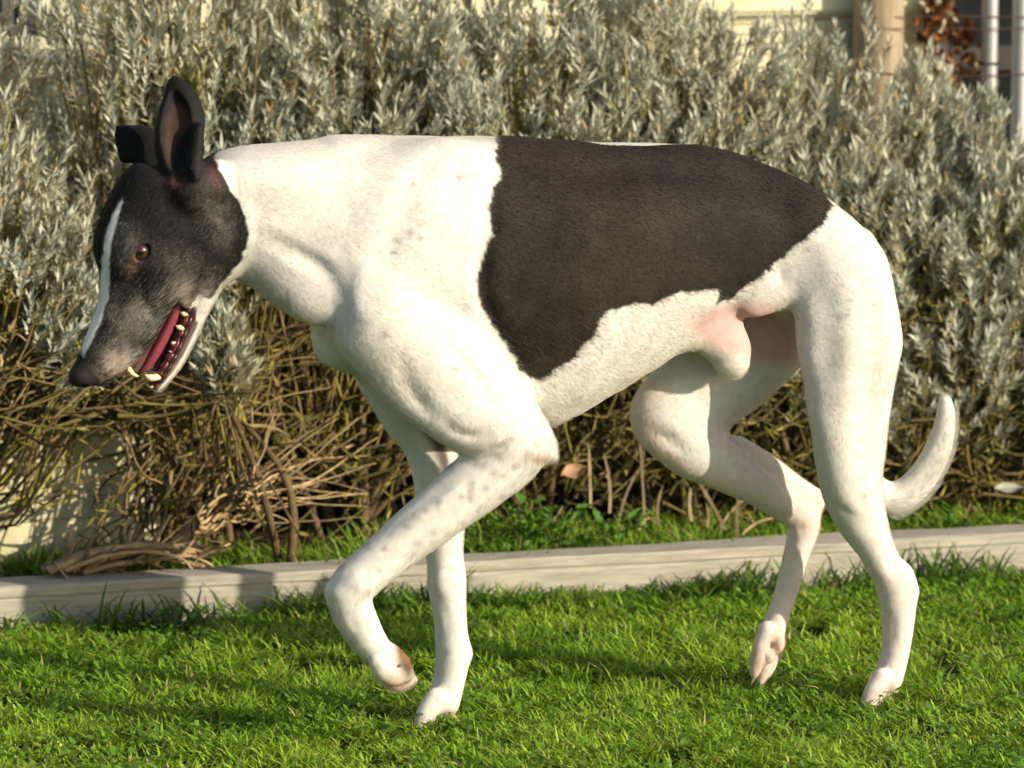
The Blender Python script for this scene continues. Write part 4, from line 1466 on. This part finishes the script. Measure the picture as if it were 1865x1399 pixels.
SADDLE = [(905, 235), (906, 290), (916, 318), (897, 345), (890, 380), (900, 430), (880, 468), (872, 500), (868, 540), (900, 595), (935, 650), (965, 692), (995, 685), (1040, 655), (1070, 625), (1092, 596), (1103, 566), (1150, 556), (1200, 548), (1240, 533), (1306, 530), (1306, 555), (1345, 535), (1385, 508), (1412, 478), (1428, 470), (1440, 452), (1470, 432), (1500, 405), (1513, 375), (1505, 352), (1488, 330), (1440, 290), (1380, 255), (1240, 230)]
HEADBLK = [(200, 100), (385, 100), (385, 255), (395, 265), (392, 290), (415, 335), (430, 362), (448, 395), (454, 430), (440, 470), (418, 500), (395, 530), (372, 566), (352, 590), (335, 610), (300, 640), (250, 700), (190, 730), (100, 730), (100, 100)]
BLAZE = [(224, 362), (206, 392), (192, 430), (186, 470), (181, 520), (176, 556), (158, 600), (144, 645), (152, 652), (168, 620), (185, 580), (197, 540), (199, 500), (200, 470), (206, 430), (216, 392)]
GROIN = [(1255, 590), (1300, 565), (1345, 548), (1400, 556), (1445, 600), (1450, 665), (1380, 660), (1330, 640), (1290, 628)]
SPOTS = [(722, 437, 8), (747, 424, 7), (716, 460, 6), (765, 410, 5), (766, 434, 6), (836, 324, 9), (752, 335, 7), (880, 850, 10), (905, 830, 9), (865, 845, 8), (900, 862, 9), (860, 880, 7), (885, 890, 8), (758, 945, 11), (742, 960, 9), (800, 914, 8), (775, 930, 6), (870, 820, 7), (840, 905, 7), (760, 990, 8), (790, 970, 8), (700, 1000, 6), (820, 850, 7), (1530, 577, 9), (1548, 548, 5), (1545, 565, 4), (1535, 520, 4), (1470, 455, 6), (830, 672, 8), (735, 695, 7), (700, 610, 10), (930, 800, 8), (1575, 905, 8), (915, 905, 6), (845, 955, 5), (690, 1040, 5)]
WHITE = np.array([0.585, 0.568, 0.522])
CREAM = np.array([0.60, 0.555, 0.475])
BLACK = np.array([0.009, 0.0082, 0.0078])
SADC = np.array([0.0175, 0.0145, 0.0120])
PINK = np.array([0.50, 0.30, 0.27])


def head_coords(L):
    q = L - HL
    return (q @ HM[0]) / HPX, (q @ HM[1]) / HPX, (q @ HM[2]) / HPX


def coat(L, N, jit=0.0):
    """colour, grizzle probability, hair length factor, for points L (dog frame) with normals N"""
    n = len(L)
    u, v = project(to_world(L))
    wob = vnoise(L, 60, 11) * 5 + vnoise(L, 160, 12) * 4
    if jit:
        u = u + RNG.normal(0, jit, n)
        v = v + RNG.normal(0, jit, n)
    a, d_, l = head_coords(L)
    near = L[:, 1] < 0.03
    col = np.tile(WHITE, (n, 1))
    # warm cream tint in patches
    cr = sstep(vnoise(L, 9, 21) + 0.4 * vnoise(L, 25, 22), 0.0, 1.0) * 0.35
    col = col * (1 - cr[:, None]) + CREAM * cr[:, None]

    def mixin(c, m):
        nonlocal col
        col = col * (1 - m[:, None]) + np.asarray(c) * m[:, None]
    # saddle
    sd = poly_sd(u, v, SADDLE) + wob
    trunk = (np.abs(L[:, 1]) < 0.135)
    far_edge = (L[:, 1] > -0.016 + 0.020 * np.abs((u - 1150) / 95) ** 2) & (u > 1040) & (u < 1260)
    m = (1 - sstep(sd, -2.5, 2.5)) * trunk * (~far_edge) * (L[:, 1] < 0.075)
    tone = 1.05 + 0.42 * vnoise(L, 14, 31) + 0.25 * vnoise(L, 45, 32)
    wrm = np.clip(0.5 + 0.8 * vnoise(L, 9, 33), 0, 1)
    sadcol = (SADC[None] * (1 - wrm[:, None]) + np.array([[.025, .0185, .0135]]) * wrm[:, None]) * tone[:, None]
    col = col * (1 - m[:, None]) + sadcol * m[:, None]
    # head mask (near-side outline; far side mirrors through the head frame)
    uu, vv = u.copy(), v.copy()
    hd = poly_sd(uu, vv, HEADBLK) + wob * 0.8
    jawpart = (a > 60) & (d_ < -92)
    hm = (1 - sstep(hd, -2.5, 2.5)) * (~jawpart)
    griz = np.zeros(n)

    def blob(au, av, ru, rv, rot=0):
        c, s_ = math.cos(math.radians(rot)), math.sin(math.radians(rot))
        x, y = (u - au) * c + (v - av) * s_, -(u - au) * s_ + (v - av) * c
        return np.exp(-((x / ru) ** 2 + (y / rv) ** 2))
    griz = np.maximum.reduce([0.42 * blob(228, 455, 18, 46), 0.62 * blob(262, 575, 52, 36, -45), 0.85 * blob(222, 655, 36, 36, -40), 0.34 * blob(392, 400, 30, 60, -15), 0.16 * blob(330, 480, 60, 30), 0.75 * blob(330, 535, 28, 40), 0.7 * blob(365, 545, 20, 50, 30), 0.30 * blob(205, 560, 14, 50)])
    griz *= (1 + 0.5 * vnoise(L * np.array([1, 1, 1.0]), 130, 41) + 0.3 * vnoise(L, 50, 42))
    griz = np.clip(griz, 0, 0.9) * hm
    hb = BLACK * (1 - griz[:, None] * 0.6) + np.array([0.36, 0.325, 0.285]) * griz[:, None] * 0.6
    col = col * (1 - hm[:, None]) + hb * hm[:, None]
    # pale lip edge and pinkish skin
    mixin(PINK * 0.8, 0.45 * blob(338, 535, 18, 22) * hm)
    mixin(np.array([.45, .33, .26]), 0.55 * blob(212, 672, 26, 24, -40) * hm)
    mixin(np.array([.34, .20, .15]), 0.75 * blob(243, 476, 10, 22, 20) * hm)
    # blaze
    bl = (1 - sstep(poly_sd(u, v, BLAZE) + wob * 0.4, -2, 2)) * (d_ > 20)
    mixin(np.array([.74, .72, .69]), bl)
    # nose leather
    nose = sstep(a + 0.35 * (d_ - 30), 262, 270) * (d_ > 4)
    mixin(np.array([.014, .012, .012]), nose)
    # eye rims
    er = np.exp(-(((a - EYE[0]) / 21) ** 2 + ((d_ - EYE[1]) / 17) ** 2) ** 3) * (np.abs(l) > 36)
    mixin(np.array([.010, .008, .007]), er)
    # mouth: lining of both jaws
    inm = (a > 66) & (a < 252) & (np.abs(l) < 33)
    nd = N @ HM[1]
    nl = np.abs(N @ HM[2])
    low = inm * (d_ < -84) * sstep(d_, -130, -124) * sstep(nd, 0.05, 0.35)
    mixin(np.array([.11, .020, .020]), low)
    upi = inm * (d_ > -86) * sstep(-nd, 0.25, 0.5) * (1 - sstep(np.abs(l), 20, 27))
    mixin(np.array([.14, .035, .035]), upi)
    lip = inm * (d_ < -84) * sstep(nd, -0.25, 0.0) * (1 - sstep(nd, 0.1, 0.4))
    mixin(np.array([.035, .016, .013]), lip * 0.9)
    # ear lining
    lin = (1 - sstep(poly_sd(u, v, [(303, 215), (320, 186), (340, 200), (352, 215), (342, 236), (322, 258), (312, 285), (303, 300), (300, 260)]), -8, 8)) * (N @ EMI[2] > 0.15) * (L[:, 1] < HL[1] + 0.02)
    mixin(np.array([.052, .027, .021]), lin * 0.85)
    mixin(np.array([.16, .07, .055]), 0.7 * blob(392, 325, 9, 22, -15) * hm)
    mixin(np.array([.20, .09, .07]), 0.5 * blob(318, 333, 16, 9, 20) * hm)
    # ticking
    for (su, sv, sr) in SPOTS:
        mm = np.exp(-(((u - su) / sr) ** 2 + ((v - sv) / (sr * 0.8)) ** 2)) * near
        mixin(np.array([.17, .15, .135]), 0.50 * mm * (1 - m))
    leg = near & (v > 800) & (u < 1020)
    mixin(np.array([.26, .24, .22]), leg * 0.45 * sstep(vnoise(L, 75, 51), 0.35, 0.8))
    mixin(np.array([.50, .45, .40]), near * 0.10 * sstep(vnoise(L, 40, 52), 0.4, 0.9) * (v > 560) * (1 - m))
    # groin skin
    gr = (1 - sstep(poly_sd(u, v, GROIN), -14, 14)) * (np.abs(L[:, 1]) < 0.075) * (N[:, 2] < 0.5)
    mixin(PINK, gr * 0.85)
    shp = 0.25 * blob(1318, 640, 32, 34) * (np.abs(L[:, 1]) < 0.05)
    mixin(np.array([.70, .50, .42]), shp)
    # pink skin on the hocks, brown elbow callus, pads
    mixin(PINK, 0.5 * blob(1492, 915, 14, 22) + 0.35 * blob(1665, 1075, 14, 22) + 0.25 * blob(1460, 965, 24, 30) * (L[:, 1] > 0))
    farleg = (L[:, 1] > 0.03) & (v > 700) & (u > 1100) & (u < 1520)
    mixin(np.array([.70, .52, .45]), farleg * 0.45)
    mixin(np.array([.72, .55, .50]), (near & (v > 1030) & (u > 1550)) * 0.35)
    mixin(np.array([.30, .19, .12]), 0.85 * blob(985, 838, 26, 9, 8) * near)
    mixin(np.array([.17, .085, .045]), np.clip(1.6 * blob(741, 1194, 17, 36, -18), 0, 1) * near)
    mixin(np.array([.05, .025, .016]), np.clip(1.1 * blob(744, 1222, 9, 14), 0, 1) * near)
    mixin(np.array([.42, .33, .24]), 0.75 * blob(715, 1238, 40, 20) * near)
    mixin(np.array([.40, .28, .20]), 0.6 * blob(1388, 1215, 22, 34))
    mixin(np.array([.46, .38, .29]), 0.6 * blob(795, 1318, 45, 18) + 0.6 * blob(1605, 1275, 45, 18) * near)
    mixin(np.array([.40, .27, .19]), 0.8 * blob(735, 1250, 20, 7) * near)
    mixin(np.array([.38, .24, .17]), np.clip(0.9 * blob(1415, 1175, 16, 24, 10) + 0.6 * blob(1378, 1195, 12, 24), 0, .9))
    mixin(np.array([.40, .27, .21]), 0.85 * blob(822, 1303, 13, 12))
    skin = np.clip(gr + nose + er * 0.9 + low + upi + lip + lin * 0.7 + blob(739, 1188, 13, 32, -18), 0, 1)
    return np.clip(col, 0, 1), griz, 1 - skin, hm, m


bc, _, _, _, _ = coat(V, VN)
M_BODY = attr_mat('dog_skin', rough=0.72, spec=0.16, bump=0.12, bump_scale=700, vary=0.07, vary_scale=90)
body = link('body', mesh_np('body', V, Q, np.full(len(Q), 4), cols=bc), M_BODY, dog)

# ---- short coat: one strand per hair, combed along the body
tri = np.vstack([Q[:, [0, 1, 2]], Q[:, [0, 2, 3]]])
ar = 0.5 * np.linalg.norm(np.cross(V[tri[:, 1]] - V[tri[:, 0]], V[tri[:, 2]] - V[tri[:, 0]]), axis=1)
tcen = V[tri].mean(1)
ta, td, tl = head_coords(tcen)
isface = (ta > -110) & (tcen[:, 0] < hx1 + 0.02)
wgt = ar * np.where(isface, 2.2, 1.0)
wgt *= np.where(tcen[:, 1] > 0.05, 0.8, 1.0)
NH = DOG_HAIRS
ti = RNG.choice(len(tri), NH, p=wgt / wgt.sum())
r1, r2 = RNG.random(NH), RNG.random(NH)
r1, r2 = np.where(r1 + r2 > 1, 1 - r1, r1), np.where(r1 + r2 > 1, 1 - r2, r2)
HPt = V[tri[ti, 0]] * (1 - r1 - r2)[:, None] + V[tri[ti, 1]] * r1[:, None] + V[tri[ti, 2]] * r2[:, None]
HN = unit(VN[tri[ti, 0]] * (1 - r1 - r2)[:, None] + VN[tri[ti, 1]] * r1[:, None] + VN[tri[ti, 2]] * r2[:, None])
hu, hv = project(to_world(HPt))
flow = np.tile(np.array([0.85, 0.0, -0.45]), (NH, 1))
flow[hv > 760] = np.array([0.35, 0, -0.95])
fore = (hv > 780) & (hu < 1030) & (HPt[:, 1] < 0)
flow[fore] = np.array([-0.30, 0, -0.9])
ha, hd_, hl_ = head_coords(HPt)
face = (hu < 455) & (hv < 720)
flow[face] = -HM[0] * 0.9 - HM[1] * 0.25
tailm = (hu > 1612) & (hv > 690) & (hv < 960) & (HPt[:, 0] > dp(1612, 900)[0])
tdir = catmull([dp(1600, 915), dp(1655, 893), dp(1694, 850), dp(1716, 800), dp(1724, 755), dp(1722, 715)], 4)
tt = unit(np.gradient(tdir, axis=0))
ni = np.argmin(((HPt[:, None, [0, 2]] - tdir[None][:, :, [0, 2]]) ** 2).sum(-1), 1)
flow[tailm] = tt[ni[tailm]]
flow = flow + 0.16 * np.stack([vnoise(HPt, 30, s_) for s_ in (61, 62, 63)], -1)
flow = unit(flow - HN * (flow * HN).sum(1)[:, None])
hc, griz, hairy, hmask, sadm = coat(HPt, HN, jit=3.4)
length = np.full(NH, 0.0058)
length[face] = 0.0048
length[(hv > 850)] = 0.0042
under = (HN[:, 2] < -0.2) & (hv > 500) & (hv < 830)
length[under] = 0.0085
rear = (HN[:, 0] > 0.55) & (hv > 750) & (hv < 1000)
length[rear] = 0.0085
elb = ((hu - 1000) ** 2 + (hv - 830) ** 2 < 45 ** 2) & (HPt[:, 1] < 0)
length[elb] = 0.011
lowf = fore & (HN[:, 2] < -0.3)
length[lowf] = 0.0075
length[tailm] = 0.008 + 0.008 * (HN[tailm, 2] < 0.1)
length *= 0.7 + 0.6 * RNG.random(NH)
ear_m = hv < 335
length[face & ear_m] *= 0.7
keep = RNG.random(NH) < hairy ** 2
lift = np.where(face, 0.10, 0.035) + 0.10 * RNG.random(NH)
lift = np.where(sadm > .5, lift + 0.07, lift)
lift = np.where(elb | lowf | under | rear, lift + 0.15, lift)
lift = np.where(tailm, np.where(HN[:, 2] < 0.1, 0.42, 0.12), lift)
side = unit(np.cross(HN, flow))
d1 = unit(flow + HN * lift[:, None] + side * RNG.normal(0, 0.16, NH)[:, None])
d2 = unit(flow + HN * (lift * 0.35)[:, None] + side * RNG.normal(0, 0.22, NH)[:, None])
p0 = HPt - HN * 0.0006
p1 = HPt + d1 * (length * 0.5)[:, None]
p2 = p1 + d2 * (length * 0.5)[:, None]
isw = RNG.random(NH) < griz * 0.95
blackish = (hmask > 0.5) & (hc.max(1) < 0.3)
hc[blackish & isw] = np.array([0.80, 0.76, 0.70])
hc[blackish & ~isw] = np.minimum(hc[blackish & ~isw], 0.014)
stray = (sadm > 0.5) & (RNG.random(NH) < 0.16)
hc[stray] = np.array([0.070, 0.058, 0.046])
stray = (sadm > 0.5) & (RNG.random(NH) < 0.012)
hc[stray] = np.array([0.30, 0.27, 0.23])
hc *= (0.88 + 0.24 * RNG.random(NH))[:, None]
hc = np.clip(hc, 0, 0.86)
p0, p1, p2, hc, length = p0[keep], p1[keep], p2[keep], hc[keep], length[keep]
nk = len(p0)
crv = bpy.data.hair_curves.new('coat')
crv.add_curves([3] * nk)
crv.attributes['position'].data.foreach_set('vector', np.stack([p0, p1, p2], 1).astype(np.float32).ravel())
ra = crv.attributes.new('radius', 'FLOAT', 'POINT')
dark = hc.max(1) < 0.12
facek = face[keep]
rbase = np.where(dark, 0.000100, 0.000060) * np.where(facek, 0.85, 1.0)
ra.data.foreach_set('value', (rbase[:, None] * np.array([1.0, 0.8, 0.25])[None]).astype(np.float32).ravel())
ca = crv.attributes.new('Col', 'FLOAT_COLOR', 'CURVE')
ca.data.foreach_set('color', np.concatenate([hc, np.ones((nk, 1))], 1).astype(np.float32).ravel())
M_COAT = attr_mat('dog_coat', rough=0.48, spec=0.30, translucent=0.45)
link('coat', crv, M_COAT, dog)


# ---- eyes, tongue, teeth, claws
def uv_sphere(name, r, seg=32, rings=20, colfun=None):
    import bmesh
    bm = bmesh.new()
    bmesh.ops.create_uvsphere(bm, u_segments=seg, v_segments=rings, radius=r)
    me = bpy.data.meshes.new(name)
    bm.to_mesh(me)
    bm.free()
    for p in me.polygons:
        p.use_smooth = True
    if colfun:
        co = np.array([v.co[:] for v in me.vertices])
        at = me.attributes.new('Col', 'FLOAT_COLOR', 'POINT')
        c = np.ones((len(co), 4), dtype=np.float32)
        c[:, :3] = colfun(co / r)
        at.data.foreach_set('color', c.ravel())
    return me


def eye_col(n):
    z = n[:, 2]                               # looks along +Z
    ang = np.arccos(np.clip(z, -1, 1))
    c = np.tile(np.array([.10, .06, .05]), (len(n), 1))
    iris = ang < 0.80
    th = np.arctan2(n[:, 1], n[:, 0])
    c[iris] = np.array([.066, .018, .005]) * (0.75 + 0.35 * np.sin(th[iris] * 9)[:, None] ** 2) * (0.6 + 0.5 * sstep(ang[iris], .3, .75))[:, None]
    c[ang > 0.72] *= 0.35
    c[ang < 0.42] = 0.003
    return c


M_EYE = attr_mat('eyeball', rough=0.04, spec=0.6)
M_EYE.node_tree.nodes['Principled BSDF'].inputs['Coat Weight'].default_value = 1.0
M_EYE.node_tree.nodes['Principled BSDF'].inputs['Coat Roughness'].default_value = 0.02
for sg in (1, -1):
    e = link('eye', uv_sphere('eye', EYE_R * HPX, 48, 48, eye_col), M_EYE, dog)
    e.location = hp(EYE[0], EYE[1], EYE[2] * sg - 1.0 * sg)
    look = Vector(unit(HM[2] * sg * 0.92 + HM[0] * 0.16 + HM[1] * 0.34))
    e.rotation_euler = look.to_track_quat('Z', 'Y').to_euler()
    e['label'] = 'reddish brown eye with black rim'

M_TONGUE, nt_, b_ = new_mat('tongue')
b_.inputs['Base Color'].default_value = (.19, .036, .050, 1)
b_.inputs['Roughness'].default_value = 0.28
b_.inputs['Subsurface Weight'].default_value = 0.15
b_.inputs['Subsurface Radius'].default_value = (.004, .001, .001)
rows = catmull([(40, -78, -1, 22, 10), (90, -78, -1, 25, 13), (140, -79, -2, 25, 14), (190, -76, -3, 24, 14), (218, -72, -4, 21, 11), (234, -68, -5, 12, 7), (240, -67, -5, 1, 1)], 6)
ang = np.linspace(0, 2 * np.pi, 20, endpoint=False)
TV = []
for a, d_, l, w_, h_ in rows:
    for t in ang:
        y = math.sin(t) * h_
        if y > 0:
            y *= (0.6 + 0.4 * abs(math.cos(t)))
        TV.append(hp(a, d_ + y, l + math.cos(t) * w_))
n_ = len(rows)
TQ = [[i * 20 + j, i * 20 + (j + 1) % 20, (i + 1) * 20 + (j + 1) % 20, (i + 1) * 20 + j] for i in range(n_ - 1) for j in range(20)]
link('tongue', mesh_np('tongue', np.array(TV), np.array(TQ), np.full(len(TQ), 4)), M_TONGUE, dog)

M_TOOTH = flat_mat('tooth', (.66, .56, .36), rough=0.22, spec=0.5, vary=0.25, vary_scale=200)


def tooth(base, tip, r0, curve=(0, 0, 0), flat=1.0):
    b0, t0, cv = np.array(base, float), np.array(tip, float), np.array(curve, float)
    pts, rad = [], []
    a_seed = base[0]
    for t in np.linspace(0, 1, 7):
        p = b0 * (1 - t) + t0 * t + cv * 4 * t * (1 - t)
        pts.append(hp(*p))
        rad.append(max(r0 * (1 - t ** 2.2) ** 0.7 * (1 + 0.12 * math.sin(9 * t + a_seed)), 0.35) * HPX)
    V_, L_, S_, _ = tubes_np([np.array(pts)], [np.array(rad)], sides=10)
    L_ = list(map(list, L_))
    nv = len(V_)
    V_ = np.vstack([V_, pts[-1], pts[0]])
    loops = [x for q_ in L_ for x in q_]
    sz = [4] * len(L_)
    for j in range(10):
        loops += [nv - 10 + j, nv - 10 + (j + 1) % 10, nv]
        sz.append(3)
    link('tooth', mesh_np('tooth', V_, np.array(loops), np.array(sz)), M_TOOTH, dog)


for sg in (1, -1):
    tooth((222, -104, 15 * sg), (232, -70, 19 * sg), 8.0, (7, 2, 2 * sg))          # lower canines
    for a, r_, hgt, l_ in ((86, 7.5, 13, 21), (101, 7.0, 17, 22), (127, 6.6, 15, 22), (158, 5.6, 10, 21), (174, 3.2, 6, 20)):
        tooth((a, -107, l_ * sg), (a + 2, -107 + hgt + 6, (l_ + 1.5) * sg), r_, (1, 0, 1.0 * sg))
    for l, hgt in ((3.5, 10), (9, 11)):
        tooth((243, -106, l * sg), (252, -94, l * sg * 1.2), 3.6)
    tooth((232, -34, 17 * sg), (240, -62, 19 * sg), 5.5, (4, 0, 0))                # upper canines behind the lip

# wet gums along both tooth rows of the lower jaw, and the dark lip edge
M_GUM = flat_mat('gum', (.20, .030, .032), rough=0.16, spec=0.6, vary=0.5, vary_scale=120, bump=0.5, col2=(.055, .012, .014))
M_LIP = flat_mat('lip', (.050, .020, .017), rough=0.22, spec=0.6, vary=0.5, vary_scale=160, bump=0.4)
for sg in (1, -1):
    rr_ = catmull([(64, -96, 24), (100, -100, 24), (140, -104, 22), (180, -104, 21), (212, -102, 18), (236, -101, 12)], 8)
    for nm, mt, off, r_ in (('gum', M_GUM, (0, 0, 0), 7.5), ('lip', M_LIP, (0, -4, 7), 4.6)):
        P_ = np.array([hp(a + off[0], d_ + off[1], (l + off[2]) * sg) for a, d_, l in rr_])
        R_ = (r_ * (1 + 0.22 * np.sin(np.arange(len(rr_)) * 1.3) + 0.15 * np.sin(np.arange(len(rr_)) * 2.9))) * HPX
        R_[0] *= .3
        R_[-1] *= .3
        V_, L_, S_, _ = tubes_np([P_], [R_], sides=10)
        link(nm, mesh_np(nm, V_, L_, S_), mt, dog)

M_CLAW = flat_mat('claw', (.30, .22, .16), rough=0.35, vary=0.4, vary_scale=150)


def claw(u, v, s_, du, dv, r=6.5):
    P = np.array([dp(u, v, s_), dp(u + du * .5, v + dv * .6, s_), dp(u + du, v + dv, s_)])
    R = catmull(P, 3)
    V_, L_, S_, _ = tubes_np([R], [np.linspace(r, 1.0, len(R)) * MPX], sides=8)
    link('claw', mesh_np('claw', V_, L_, S_), M_CLAW, dog)


for (du, s_) in ((-24, -.024), (-14, -.036), (2, -.048), (16, -.058)):
    claw(794 + du * 1.15 - 6, 1320, s_, -12, 12)
for (du, s_) in ((-20, .066), (-14, .054), (-4, .042), (10, .034)):
    claw(1602 + du * 1.1 - 6, 1278, s_, -12, 10)
for (du, dv, s_) in ((-14, 2, -.038), (0, 14, -.050), (14, 4, -.062), (22, -14, -.072)):
    claw(1385 + du * .8, 1226 + dv, s_, -6, 18)
for (u, v, s_) in ((690, 1212, .070), (696, 1222, .058), (700, 1220, .045), (692, 1208, .034)):
    claw(u + 50, v + 19, s_, 12, 0)
